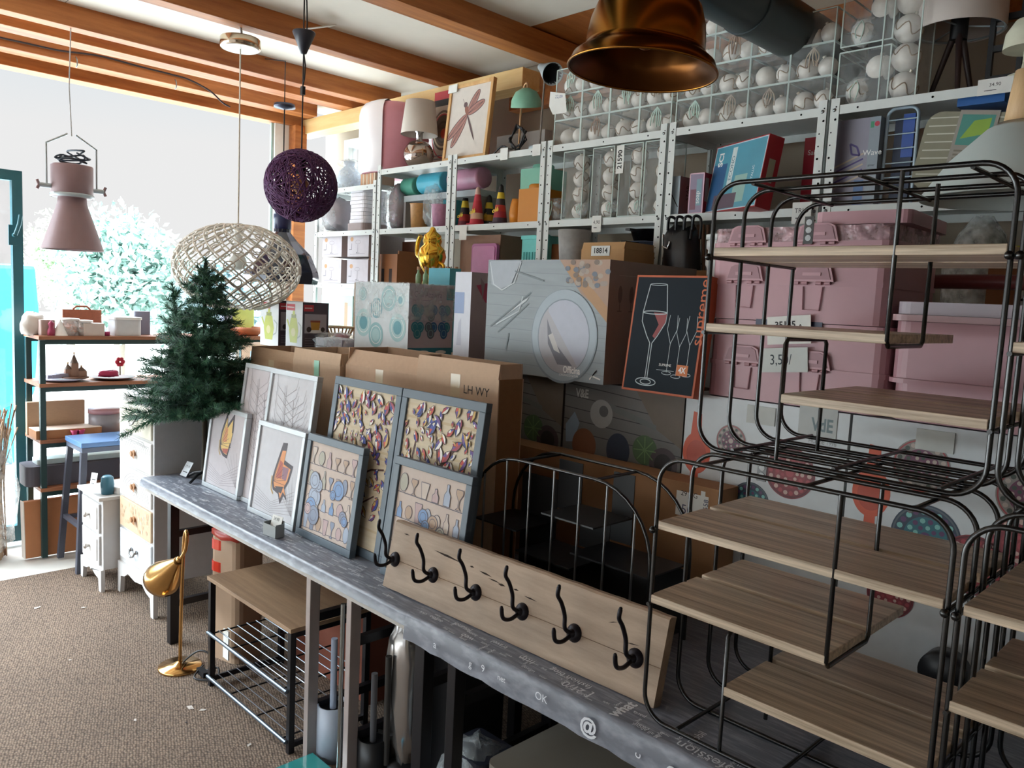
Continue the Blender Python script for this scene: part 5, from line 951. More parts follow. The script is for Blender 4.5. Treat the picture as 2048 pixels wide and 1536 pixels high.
p = W(1200, 502, y=2.635); k = Print((p.x-.05, 2.638, p.z-.02), (1, 0, 0), (0, 0, 1)); k.rect(0, 0, .1, .042, PAPER); k.text(.05, .021, .022, '18814', INK, 0, True); tag(k.build('number_label'), 'white label reading 18814 on the brown tray box', 'label')
def pan(label, px, py, y, r, col, z):
    t = thing('cooking_pan', label, 'pan', (X(px, py, y), y+r, z)); m = mat(col, .3, .6); MB().lathe([(0, 0), (r*.85, 0), (r, .05), (r*1.03, .052), (r*.98, .05), (r*.83, .006), (0, .006)], m, seg=30).build('pan_body', t); MB().box((-.012, -r-.1, .035), (.012, -r, .045), BLACK).build('handle', t)
o, F, S, w, d, h = pack('carton_stand', 'plain carton under the pans and the grey pot behind the plate box', -2.36, -1.60, 2.69, 2.88, 1.39, 1.812, CARD_D)
o, F, S, w, d, h = pack('carton_stand', 'flat brown carton between the pans on the lower shelf', X(1250, 500, 2.92), X(1312, 500, 2.92), 2.93, 3.15, Z3, Z3+.20, mat('#4f3a2c', .7))
pan('steel pan on the lower shelf above the plate box', 1272, 515, 2.93, .12, '#7d8fb0', Z3+.201); pan('black pan stacked above the steel pan', 1280, 500, 2.94, .12, '#1c1c20', Z3+.256)
# black bags hung under the shelf beside the pink cases
t = thing('hanging_bags', 'bunch of black shopping bags with snap hooks hung at the shelf post', 'bag', (X(1368, 500, 2.86), 2.84, Zp(1368, 452, 2.86)))
BB = mat('#17171c', .3, scale=14, var=.3)
blob((0, 0, -.16), (.085, .045, .15), BB, 14, 31, .14).build('bag_body', t)
for i in range(4): MB().tube(curve3([(-.06+.04*i, -.02, -.02), (-.05+.04*i, -.03, .03), (-.03+.04*i, -.01, .02), (-.03+.045*i, -.03, -.06)], 5), .006, BB, 6).build('strap', t)
MB().tube([(-.06, -.05, -.04), (-.055, -.055, -.09), (-.03, -.055, -.1), (-.025, -.05, -.07)], .005, CHROME, 8).build('snap_hook', t); blob((-.02, -.02, -.27), (.075, .05, .07), FILM, 12, 33).build('film_wrap', t)
for i in range(4):
    o = MB().tube([(0, 0, 0), (.02, .02, -.34)], .007, mat('#5a3a22', .6), 8).build('wooden_stick'); at(o, X(1392+7*i, 450, 2.86), 2.84+.01*i, Zp(1392, 450, 2.86)); tag(o, ('first', 'second', 'third', 'last')[i]+' thin brown stick counting away from the black bags', 'stick', 'brown sticks')
# wrapped silver pot and neighbours, right
t = thing('wrapped_pot', 'white conical lampshade in crinkled film on the lower shelf, right', 'lampshade', (X(1928, 625, 2.95), 3.05, Z3)); MB().lathe([(0, 0), (.095, 0), (.1, .02), (.1, .15), (.06, .26), (.05, .26), (0, .26)], mat('#c8cfcf', .5), seg=28).build('shade', t); MB().lathe([(.105, .01), (.112, .15), (.07, .26), (.035, .31), (.03, .32)], film('crinkled_film', '#eef6f6', .5, .12), seg=22, cap=False, wob=.08).build('film_wrap', t)
o, F, S, w, d, h = pack('yellow_box', 'small yellow green box beside the wrapped lampshade', X(2010, 540, 2.93), X(2052, 540, 2.93), 2.93, 3.0, Z3+.15, Z3+.21, mat('#b5b83a', .5)); F.disc(w*.4, h*.5, .02, mat('#d08a3a', .5)); F.build('front_print', o)
o, F, S, w, d, h = pack('brown_box', 'brown box below the yellow green box', X(1968, 620, 2.94), X(2050, 620, 2.94), 2.94, 3.15, Z3, Z3+.149, BRX, BRX)
k = None; tagcard('white tag on the lower shelf lip below the wrapped lampshade', 2000, 640, .09, .06, group='shelf price tags')
# ================================================================ hanging lamps
BEAMZ = 2.95
def cord(pts, r=.0035, m=BLACK): return MB().tube(pts, r, m, 6)
# grey stage spotlight
x, y = -4.70, 1.337; MAU = mat('#8b7377', .5, .1); t = thing('stage_spotlight', 'big mauve grey cone spotlight hanging in the open window front', 'lamp', (x, y, 0))
zt, zm, zb = 2.255, 2.088, 1.815
MB().lathe([(0, zt), (.098, zt), (.1, zt-.006), (.1, zm+.006), (.095, zm), (0, zm)], MAU, seg=36).lathe([(.101, zm+.02), (.104, zm+.018), (.104, zm+.004), (.099, zm)], SG, seg=36, cap=False).build('lamp_can', t)
MB().lathe([(.068, zm), (.07, zm-.03), (.148, zb+.006), (.15, zb), (.146, zb), (.066, zm-.03)], MAU, seg=36, cap=False).build('cone_hood', t)
for s in (-1, 1):
    MB().tube([(.0, s*.12, zm+.06), (.0, s*.12, zt+.10), (0, s*.02, zt+.16)], .005, SG, 6).build('yoke_arm', t); q = MB().cyl((0, s*.1, zm+.05), (0, s*.155, zm+.05), .012, SG, 10); q.tube([(0, s*.155, zm+.05), (.0, s*.165, zm+.075)], .008, MAU).tube([(0, s*.155, zm+.05), (.0, s*.165, zm+.028)], .008, MAU); q.build('wing_knob', t)
rr = random.Random(5); MB().tube(curve3([(rr.uniform(-.07, .07), rr.uniform(-.08, .08), zt+.012+rr.uniform(0, .07)) for i in range(16)], 5), .005, mat('#2c3a4a', .5), 6).build('coiled_cable', t)
MB().tube([(0, 0, zt+.15), (.0, -.01, zt+.4), (0, 0, BEAMZ)], .003, mat('#a9b0b4', .4)).build('suspension_wire', t)
# white lattice globe with its chrome ceiling rose
x, y = -3.955, 1.90; t = thing('lattice_globe_lamp', 'large flattened white lattice globe hanging under a round chrome rose', 'lamp', (x, y, 0)); LAT = mat('#d8d2c8', .35); zc_ = 1.762; A, H = .315, .225
MB().lathe([(0, 2.90), (.095, 2.90), (.098, 2.895), (.098, 2.855), (.094, 2.85), (0, 2.85)], mat('#c9b9a4', .15, 1.0), seg=36).build('ceiling_rose', t); MB().lathe([(0, 2.849), (.09, 2.849)], WHITE, seg=30, cap=False).build('rose_underside', t)
MB().tube([(.0, .0, 2.90), (.01, 0, 2.93), (0, 0, 2.952)], .006, SG).build('hook', t); cord([(0, 0, 2.85), (0, 0, zc_+H)], .004, mat('#cfcabc', .3)).build('cord', t)
def ell(u, v, k=1.0): return (A*k*math.cos(u)*math.cos(v), A*k*math.sin(u)*math.cos(v), zc_+H*k*math.sin(v))
b = MB(); N = 22
for s in (1, -1):
    for i in range(N): b.tube([ell(6.283*i/N+s*.95*(q/13-.5)*2.2, -1.22+2.44*q/13) for q in range(14)], 0.0046, LAT, 6)
b.build('lattice_strips', t); b = MB()
for j in range(-3, 4):
    v = .36*j; n = max(8, int(N*math.cos(v)))
    for i in range(n):
        u = 6.283*(i+.5*(j % 2))/n; r_ = .085; b.tube([ell(u+r_*math.cos(a)/max(.35, math.cos(v)), v+r_*1.1*math.sin(a)) for a in [6.283*q/10 for q in range(10)]], .0035, LAT, 5, True)
o_ = b.build('lattice_rosettes', t); o_['kind'] = 'stuff'; MB().lathe([(.10, zc_+H*.96), (.11, zc_+H*.93)], LAT, seg=24, cap=False).cyl((0, 0, zc_+H*.55), (0, 0, zc_+H*1.0), .022, WHITE, 16).build('lamp_socket', t); MB().ball((0, 0, zc_+.03), .045, mat('#dfe3e0', .2)).build('bulb', t)
# purple yarn ball under a dark cone
x, y = -3.16, 1.80; t = thing('yarn_ball_lamp', 'purple open-weave ball lamp hanging below a dark cone rose', 'lamp', (x, y, 0)); PUR = mat('#59315f', .7); zc_ = W(600, 372, y=y).z; r_ = .152
for g in range(3):
    b = MB(); rr = random.Random(11+g)
    for i in range(34):
        ax = Vector((rr.gauss(0, 1), rr.gauss(0, 1), rr.gauss(0, .8))).normalized(); o_ = rr.uniform(-.45, .45)*r_; q = math.sqrt(r_*r_-o_*o_)*rr.uniform(.98, 1.015); M_ = T(0, 0, zc_) @ Vector((0, 0, 1)).rotation_difference(ax).to_matrix().to_4x4()
        b.tube([(q*math.cos(a), q*math.sin(a), o_) for a in [6.283*k/26 for k in range(26)]], .0026, PUR, 4, True, M_)
    b.build('yarn_layer', t)
MB().cyl((0, 0, zc_+.05), (0, 0, zc_+r_), .02, BLACK, 14).build('lamp_socket', t); MB().ball((0, 0, zc_), .035, mat('#c98a5a', .3)).build('bulb', t)
zn = W(610, 92, y=y).z; MB().lathe([(0, zn+.06), (.046, zn+.06), (.048, zn+.055), (.012, zn-.03), (.0, zn-.034)], mat('#2a2f3c', .4), seg=28).build('ceiling_rose', t)
for pts in ([(0, 0, zc_+r_), (0, 0, zn-.03)], [(.002, 0, zn-.03), (.016, 0, zn-.08), (.012, 0, zn-.13), (0, 0, zn-.16)], [(-.003, 0, zn+.06), (-.002, 0, BEAMZ)], curve3([(.022, 0, zn+.06), (.024, 0, zn+.10), (.012, 0, BEAMZ-.03), (0, 0, BEAMZ)], 5)): cord(pts, .0032).build('cord', t)
MB().box((-.009, -.007, zn-.2), (.009, .007, zn-.165), BLACK).build('cord_clip', t)
# dark glass bell
x, y = -4.42, 2.40; t = thing('glass_bell_lamp', 'dark blue faceted glass bell lamp behind the lattice globe', 'lamp', (x, y, 0)); NG = mat('#20243a', .08, .2, coat=.5)
MB().lathe([(.05, 2.10), (.05, 2.0), (.09, 1.95), (.17, 1.87), (.215, 1.77), (.22, 1.74), (.212, 1.70), (.205, 1.70), (.21, 1.76), (.16, 1.87), (.085, 1.94)], NG, seg=14, cap=False, smooth=False).build('glass_bell', t); MB().lathe([(0, 2.12), (.05, 2.12), (.052, 2.1), (.052, 2.02), (0, 2.02)], mat('#262b52', .25), seg=24).build('neck', t)
zr = 2.725; MB().lathe([(0, zr+.02), (.06, zr+.02), (.062, zr), (0, zr-.012)], mat('#454a5c', .3, .6), seg=28).build('ceiling_rose', t); cord([(0, 0, 2.12), (0, 0, zr)], .004).build('cord', t); cord([(0, 0, zr+.02), (0, 0, 2.99), (-.3, 0, 3.058)], .003).build('suspension_wire', t)
# brass dome
x, y = -1.14, 1.50; BRS = mat('#a5702f', .22, 1.0, scale=6, var=.2); zr = W(1285, 142, y=y).z; t = thing('brass_dome_lamp', 'big brass dome pendant cut off by the top picture edge', 'lamp', M=T(x, y, zr) @ ry(.05) @ rx(-.04))
MB().lathe([(.168, 0), (.167, .005), (.160, .022), (.140, .038), (.134, .042), (.134, .05), (.133, .07), (.128, .105), (.116, .14), (.094, .17), (.06, .192), (.03, .202), (.0, .204)], BRS, seg=56, cap=False).build('dome', t); MB().lathe([(.168, 0), (.158, .012), (.136, .03), (.128, .05), (.122, .105), (.11, .135), (.088, .162), (.05, .185), (0, .195)], mat('#5e3a1c', .3, 1.0), seg=56, cap=False).tube([(.168*math.cos(a), .168*math.sin(a), 0) for a in [6.283*i/56 for i in range(56)]], .003, BRS, 6, True).build('inner_reflector', t)
MB().cyl((0, 0, .10), (0, 0, .2), .02, BLACK, 14).ball((0, 0, .075), .03, mat('#a0633a', .15, .8)).build('bulb', t); MB().lathe([(0, .25), (.018, .25), (.022, .205), (0, .2)], BRS).build('cap', t); cord([(0, 0, .25), (.03, .03, 3.06-zr)], .004).build('cord', t)
# white wooden-necked pendant at the right edge
x, y = -.545, 2.2; t = thing('white_pendant_lamp', 'white cone pendant with a pale wooden neck hanging at the right picture edge', 'lamp', (x, y, 0)); zb = W(2045, 400, y=y).z
MB().lathe([(.205, zb), (.203, zb+.01), (.15, zb+.09), (.075, zb+.165), (.05, zb+.18), (.048, zb+.17), (.14, zb+.085), (.198, zb)], mat('#ccd6d4', .4, var=.02), seg=48, cap=False).build('lamp_shade', t); MB().lathe([(0, zb+.175), (.042, zb+.175), (.036, zb+.23), (.028, zb+.30), (0, zb+.305)], wood('pale_neck_wood', '#b08a62', '#d8b58a', (10, 10, 1), 3)).build('wooden_neck', t); cord([(0, 0, zb+.3), (.1, .02, 3.06)], .004).build('cord', t)
# lamp cable along the beam
pts = [W(px, py, x=-5.385) for px, py in ((0, 75), (60, 88), (120, 101), (200, 112), (280, 133), (340, 148), (380, 160), (420, 182), (445, 205), (460, 214))]
tag(MB().tube(curve3(pts, 5), .006, mat('#2a1c20', .5), 6).build('power_cable'), 'dark cable draped along the beam nearest the open front', 'cable')
for px, py, X_ in ((152, 128, -5.385), (350, 172, -5.385)):
    p = W(px, py, x=X_); o = MB().tube([(0, 0, .04), (.02, 0, .02), (.02, 0, -.01), (0, 0, -.02)], .004, SCREW, 6).build('beam_hook'); o.location = (p.x+.002, p.y, p.z); tag(o, 'small metal hook screwed into the front beam, '+('above the grey spotlight' if px < 200 else 'under the middle of the draped cable'), 'hook', 'beam hooks')
# folded paper strip stuck on the ceiling by the yarn ball lamp
p = W(640, 35, z=3.05); o = MB().box((-.02, -.09, 0), (.02, .09, .004), mat('#c9c4b8', .6)).build('paper_strip', M=T(p.x, p.y, 3.0) @ rx(.35)); tag(o, 'loose whitish strip hanging off the ceiling near the dark cone rose', 'strip')
# ================================================================ hook board
bl, br_ = Vector((-2.017, 1.468, TZ+.006)), Vector((-.992, 1.50, TZ+.006)); L = (br_-bl).length; H_ = .213
DRF = wood('driftwood', '#846f5c', '#bba38c', (1.1, 9, 9), 2.0, lines=.55); t = thing('coat_hook_board', 'rough wooden plank with six black double hooks leaning on the nearer table', 'coat rack', M=T(bl) @ rz(math.atan2(br_.y-bl.y, L)) @ rx(-.22)); th = .03
b = MB(); n = 40; rr = random.Random(8); vs = []; fs = []
for i in range(n+1):
    x = L*i/n; e0 = rr.uniform(0, .001); e1 = rr.uniform(-.0012, .0008)
    vs += [(x, 0, e0), (x, 0, H_*.43), (x, .002, H_*.435), (x, 0, H_*.44), (x, .0, H_+e1-.006), (x, .006, H_+e1), (x, th, H_+e1), (x, th, e0)]
for i in range(n):
    for k in range(8): fs.append((i*8+k, i*8+(k+1) % 8, (i+1)*8+(k+1) % 8, (i+1)*8+k))
fs += [tuple(range(7, -1, -1)), tuple(n*8+k for k in range(8))]; b.add(vs, [f[::-1] for f in fs], DRF); b.build('plank', t)
k = Print((0, 0, 0), (1, 0, 0), (0, 0, 1)); DK = mat('#2e2018', .9)
for x, z, l, a, q in ((.20, .165, .13, -.06, .005), (.05, .18, .03, 0, .003), (.36, .158, .02, 0, .004), (.40, .155, .055, -.08, .004), (.44, .145, .05, -.05, .003), (.48, .14, .03, 0, .005), (.54, .142, .02, 0, .004), (.58, .135, .05, -.05, .003), (.86, .15, .03, .3, .002), (.92, .12, .04, .1, .002)):
    k.poly([(x, z), (x+l*.4, z-q*.6+a*l*.4), (x+l, z+a*l), (x+l*.5, z+q*.8+a*l*.5)], DK)
k.build('cracks', t)
HK = mat('#1d1a22', .35, .5)
def hook(x, z):
    h = MB(); h.lathe([(0, .012), (.012, .011), (.021, .006), (.024, 0)], HK, T(x, 0, z) @ rx(math.pi/2), 20); h.lathe([(0, .02), (.008, .018), (.012, .01)], HK, T(x, 0, z) @ rx(math.pi/2), 14)
    h.tube(curve3([(x, -.01, z), (x-.003, -.038, z+.012), (x-.006, -.046, z+.045), (x-.010, -.064, z+.076), (x-.012, -.082, z+.095), (x-.010, -.086, z+.118)], 5), [.0056]*25+[.0042], HK, 8); h.ball((x-.010, -.086, z+.118), .0048, HK, seg=10, rings=6)
    h.tube(curve3([(x, -.012, z-.004), (x-.002, -.04, z-.02), (x-.004, -.068, z-.016), (x-.004, -.082, z+.012)], 5), [.0056]*15+[.0042], HK, 8); h.ball((x-.004, -.082, z+.012), .0047, HK, seg=10, rings=6)
    return h.build('double_hook', t)
for px, py in ((797, 1112), (870, 1147), (952, 1185), (1042, 1226), (1143, 1275), (1262, 1325)):
    p = W(px, py, y=1.502); hook((p-bl).x/math.cos(math.atan2(br_.y-bl.y, L)), .093)
# ================================================================ artificial fir tree
t = thing('artificial_fir', 'green artificial fir tree standing on the far end of the table', 'tree', (-3.70, 1.62, TZ+.003)); TR = mat('#3a3328', .9)
MB().tube(curve3([(0, 0, .0), (.005, 0, .2), (0, 0, .5), (-.01, 0, .9), (.0, 0, 1.04)], 4), [.014]*8+[.01]*8+[.005], TR, 8).build('trunk', t)
b = MB()
for i in range(4): a = 1.571*i+.5; b.tube([(.0, 0, .04), (.05*math.cos(a), .05*math.sin(a), .03), (.1*math.cos(a), .1*math.sin(a), .004)], .007, BLACK, 6)
b.build('foot', t)
NE = [mat('#285845', .6, var=.25), mat('#1d4538', .6, var=.25), mat('#47785a', .6, var=.25)]
def sprig(b, p, d, L, rr, den=125):
    d = d.normalized(); o = d.orthogonal().normalized(); q = d.cross(o); n = int(L*den*10)
    for i in range(n):
        u = (i+rr.random())/n; c = p+d*(L*u)-Vector((0, 0, .04*u*u*L)); a = rr.uniform(0, 6.283); s = o*math.cos(a)+q*math.sin(a); l = rr.uniform(.028, .046)*(1-.3*u); e = c+(s*.85+d*.65).normalized()*l; w = s.cross(d).normalized()*.0014
        b.add([c-w, c+w, e+w*.5, e-w*.5], [(0, 1, 2, 3)], NE[rr.randrange(3)])
rr = random.Random(17); lev = 0
for lev in range(14):
    z = .30+.05*lev; R_ = .35*(1-lev/14.6)**.72; nb = 9 if lev < 8 else 6; b = MB(); wd_ = MB()
    for i in range(nb):
        a = 6.283*(i+.37*lev)/nb+rr.uniform(-.2, .2); r2 = R_*rr.uniform(.6, 1.15); d = Vector((math.cos(a), math.sin(a), rr.uniform(-.05, .35))).normalized(); p0 = Vector((0, 0, z))
        wd_.tube([p0, p0+d*r2*.8], .0025, TR, 5); sprig(b, p0+d*(.16*r2), d, r2*.84, rr)
        for s in (-1, 1):
            for f in ((.35, .65) if r2 > .2 else (.5,)): e = Vector((math.cos(a+s*.75), math.sin(a+s*.75), .18)); sprig(b, p0+d*(f*r2), e, r2*.45, rr, 110)
    bo = b.build('branch_tier', t); wd_.build('wire_stem', bo)
b = MB(); sprig(b, Vector((0, 0, .86)), Vector((0, 0, 1)), .20, rr, 260); sprig(b, Vector((-.14, -.05, .50)), Vector((-.20, -.03, 1)), .46, rr, 200)
for i in range(16): a = i*2.4; sprig(b, Vector((-.155-.005*i, -.055, .58+.021*i)), Vector((math.cos(a), math.sin(a), .6)), .13-.006*i, rr, 150)
for i in range(8): a = i*2.4; sprig(b, Vector((0, 0, .90+.012*i)), Vector((math.cos(a), math.sin(a), .9)), .085-.005*i, rr, 150)
sprig(b, Vector((-.05, -.08, .36)), Vector((-.9, -.35, -.42)), .46, rr, 100)
b.build('leader_tips', t)
p = W(368, 940, z=TZ+.03); k = Print((p.x, p.y-.02, TZ+.008), (1, .1, 0), (-.1, .5, .8)); k.rect(0, 0, .06, .075, mat('#c3c8cc', .6)); k.text(.03, .05, .014, '19,95', INK); k.rect(.01, .02, .05, .024, INK); tag(k.build('price_tag'), 'grey white price tag lying at the foot of the fir tree', 'tag')
# ================================================================ under the tables
BRG = mat('#cfa468', .16, 1.0); t = thing('gold_floor_lamp', 'shiny gold lamp with a drooping bell shade on the carpet under the table edge', 'lamp', (-3.335, 1.36, 0))
MB().lathe([(0, 0), (.088, 0), (.09, .004), (.088, .012), (.03, .018), (.012, .03), (0, .03)], BRG, seg=40).build('lamp_base', t)
st = [(.0, 0, .02), (.012, 0, .3), (.03, 0, .52), (.042, 0, .60), (.058, 0, .625), (.066, 0, .60), (.05, 0, .54), (.015, -.01, .49)]
MB().tube(curve3(st, 6), .0075, BRG, 10).build('stem', t)
d = Vector((-.72, -.12, -.68)); Ms = T(.02, -.008, .50) @ Vector((0, 0, 1)).rotation_difference(d).to_matrix().to_4x4()
MB().lathe([(0, 0), (.012, .0), (.014, .02), (.018, .03), (.05, .10), (.072, .15), (.08, .18), (.078, .205), (.074, .205), (.074, .18), (.045, .10), (.012, .03)], BRG, Ms, 36, False).build('lamp_shade', t); MB().lathe([(.016, .018), (.019, .02), (.019, .028), (.016, .03)], mat('#6a4a24', .3, 1.0), Ms, 20).build('collar', t)
MB().tube(curve3([(.02, .02, .02), (.06, -.01, .05), (.12, .03, .11), (.17, .06, .10), (.19, .07, .03), (.13, .05, .015), (.2, .08, .05), (.22, .06, .012), (.15, .0, .01), (.1, .06, .03)], 6), .004, BLACK, 6).build('cable', t); MB().box((.1, .03, .006), (.17, .055, .028), BLACK).build('plug_switch', t)
# paper wrapped roll with red tape, carton behind
KR = mat('#a58a72', .6, scale=12, var=.12); RT = mat('#c8321e', .35); t = thing('wrapped_roll', 'tall brown paper wrapped parcel bound with red tape under the table', 'parcel', (-3.30, 1.60, 0))
MB().rbox((-.10, -.07, 0), (.085, .09, .56), .035, KR, rz(.25)).build('paper_wrap', t, bevel=.006)
for z in (.40, .50): MB().rbox((-.103, -.073, z), (.0, .093, z+.045), .035, RT, rz(.25)).build('red_tape', t)
b = blob((0, 0, .575), (.1, .085, .035), mat('#b03a2c', .35, scale=20, var=.4), 14, 6, .2); b.build('gathered_top', t); o = MB().box((.06, -.09, .04), (.11, -.084, .17), PAPER).build('paper_label', t)
carton('cardboard_box', 'dark reddish brown carton under the table behind the shoe rack', -3.12, -2.55, 1.80, 2.0, 0, .62, mat('#7a4230', .8), flap=0, tape=False)
o = Print((-3.0, 1.799, .50), (1, 0, 0), (0, 0, 1)).disc(.03, .03, .035, RT).build('red_sticker'); tag(o, 'round red sticker on the dark carton under the table', 'sticker')
# shoe rack bench
t = thing('shoe_rack', 'black shoe rack with an oak top and two wire tiers under the table', 'rack', (-3.112, 1.385, 0)); w, d, h = .675, .34, .455; SB = mat('#1d1c20', .4, .3); OK2 = wood('oak_bench_top', '#7a6048', '#a5876a', (1.2, 14, 14), 2.2)
MB().box((-.005, -.004, h), (w+.005, d+.004, h+.016), OK2).build('bench_top', t, bevel=.001)
for x in (0, w-.022):
    for y in (0, d-.022): MB().box((x, y, 0), (x+.022, y+.022, h-.001), SB).build('leg', t, bevel=.001)
for x in (0, w-.022):
    for z in (.02, h-.022): MB().box((x+.003, .022, z), (x+.019, d-.022, z+.018), SB).build('side_rail', t)
STR = mat('#9ba6b0', .3, .9)
for z in (.045, .235):
    MB().tube([(.011, -.006, z), (w-.011, -.006, z)], .0075, mat('#6f7b88', .3, .8), 10).build('front_tube', t); b = MB()
    for i in range(7): b.tube([(.02, .035+.042*i, z), (w-.02, .035+.042*i, z)], .0024 if z > .1 else .002, STR if z > .1 else mat('#4a4a50', .4, .6), 6)
    b.build('tier_wires', t)
    for x in (.02, .2, .42, .62): MB().tube([(x, .0, z-.006), (x, d-.01, z-.006)], .0035, SB, 6).build('tier_cross_wire', t)
# glass stand, toilet brush
t = thing('glass_stand', 'small chrome and turquoise glass stand on the carpet beside the shoe rack', 'stand', (-2.26, 1.33, 0)); TG = mat('#3a8f8c', .08, trans=.3)
MB().box((-.09, -.05, .02), (.10, .10, .032), TG).build('glass_plate', t)
for x, y in ((W(684, 1300, y=1.42).x+2.26, .09),): MB().cyl((x, y, .02), (x, y, .64), .008, mat('#b9c4c6', .12, 1.0), 12).build('chrome_rod', t)
for x in (-.07, .08): MB().cyl((x, .03, 0), (x, .03, .02), .012, CHROME, 10).build('foot', t)
def brush(label, x, y, body, hand, s=1.0):
    t = thing('toilet_brush', label, 'brush', (x, y, 0)); m = mat(body, .45); MB().lathe([(0, 0), (.056*s, 0), (.056*s, .20*s), (.05*s, .20*s), (.048*s, .02), (0, .02)], m, seg=30).build('holder', t); MB().lathe([(.05*s, .185*s), (.0, .18*s)], BLACK, seg=24, cap=False).build('rim_insert', t); MB().cyl((0, 0, .1), (-.002, 0, .44*s), .0115*s, mat(hand, .4), 14).build('brush_handle', t)
brush('grey white toilet brush with a pale handle beside the shoe rack', W(664, 1500, y=1.50).x, 1.50, '#a3abb8', '#a9b4c8')
brush('black toilet brush with a grey handle under the table', W(745, 1510, y=1.50).x, 1.50, '#141416', '#5a5a5e', .92)
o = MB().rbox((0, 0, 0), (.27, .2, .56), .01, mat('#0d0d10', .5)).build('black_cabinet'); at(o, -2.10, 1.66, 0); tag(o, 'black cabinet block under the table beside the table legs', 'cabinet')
o = MB().lathe([(0, 0), (.03, 0), (.028, .03), (.012, .05), (0, .05)], mat('#2f9ab8', .2, var=.2), seg=14).build('shiny_blue_stopper'); at(o, W(775, 1520, y=1.42).x, 1.43, .0); tag(o, 'shiny blue cap lying on the floor between the table legs', 'stopper')
t = thing('silver_bag', 'crumpled silver foil bag hanging behind the table leg', 'bag', (W(800, 1360, y=1.56).x, 1.58, .08)); SV = mat('#b9b6b4', .22, .85, scale=10, var=.15); b = blob((0, 0, .26), (.062, .05, .25), SV, 16, 51, .12); b.build('bag_body', t); MB().tube([(-.01, -.06, .02), (-.005, -.065, .40)], .011, mat('#3a3836', .4), 8).build('dark_pole', t)
o = MB().lathe([(0, 0), (.09, 0), (.09, .1), (0, .1)], mat('#0f0f12', .4), seg=26).build('round_weight'); at(o, W(800, 1440, y=1.6).x, 1.61, 0); tag(o, 'black round weight on the floor below the silver bag', 'weight')
t = thing('mesh_sack', 'grey mesh sack with folded film behind the nearer table legs', 'sack', (W(925, 1330, y=2.2).x, 2.24, 0)); MS = mat('#5d6068', .4, .3, scale=90, var=.5); blob((0, 0, .29), (.2, .15, .29), MS, 16, 61, .08).build('sack_body', t); blob((-.02, -.03, .5), (.19, .14, .1), FILM, 14, 62, .15).build('film_top', t)
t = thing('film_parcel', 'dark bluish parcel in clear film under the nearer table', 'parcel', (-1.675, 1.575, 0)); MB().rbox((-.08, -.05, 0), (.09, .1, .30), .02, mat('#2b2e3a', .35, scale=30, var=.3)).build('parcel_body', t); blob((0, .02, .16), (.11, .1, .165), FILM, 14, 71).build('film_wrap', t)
BG = mat('#8e877c', .6, var=.04); o = MB().rbox((0, 0, 0), (.62, .44, .35), .035, BG, seg=4).build('storage_box', bevel=.006); at(o, -1.545, 1.50-.0, 0, .0); tag(o, 'beige closed box on the floor under the nearer table', 'box')
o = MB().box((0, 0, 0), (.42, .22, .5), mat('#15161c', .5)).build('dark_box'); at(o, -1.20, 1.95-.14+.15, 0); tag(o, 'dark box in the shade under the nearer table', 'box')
o = MB().lathe([(0, 0), (.055, 0), (.055, .05), (.05, .055), (0, .055)], mat('#0c0e14', .35), rx(math.pi/2), 30).build('black_disc'); o.location = (W(1893, 1340, y=2.12).x, 2.13, W(1893, 1340, y=2.12).z); tag(o, 'round black disc against the white mandala boxes behind the wire shelf', 'disc')
# small litter on the carpet
for i, (px, py, s) in enumerate(((380, 1415, .02), (405, 1420, .014), (498, 1490, .012), (372, 1445, .006), (168, 1215, .014), (75, 1215, .02), (270, 1440, .01), (140, 1320, .008))):
    p = W(px, py, z=.002); o = MB().add([(-s, -s*.3, 0), (s*.6, -s*.5, .001), (s, s*.4, 0), (-s*.4, s*.5, .002)], [(0, 1, 2, 3)], mat('#b9b0a8' if i != 3 else '#2a2426', .8)).box((-s*.3, -s*.2, -.001), (s*.3, s*.2, .0015), mat('#b9b0a8' if i != 3 else '#2a2426', .8)).build('paper_scrap'); at(o, p.x, p.y, .002, i); tag(o, ('larger pale scrap on the carpet left of the shoe rack, nearer the bench', 'second pale scrap on the carpet left of the shoe rack', 'pale scrap on the carpet at the picture bottom, beside the shoe rack leg', 'tiny dark crumb on the carpet below the gold lamp', 'pale scrap on the carpet before the small white cabinet', 'long pale scrap on the carpet left of the stool legs', 'pale scrap on the open carpet near the bottom left', 'tiny pale scrap on the open carpet left of the gold lamp')[i], 'scrap', 'scraps on the carpet')
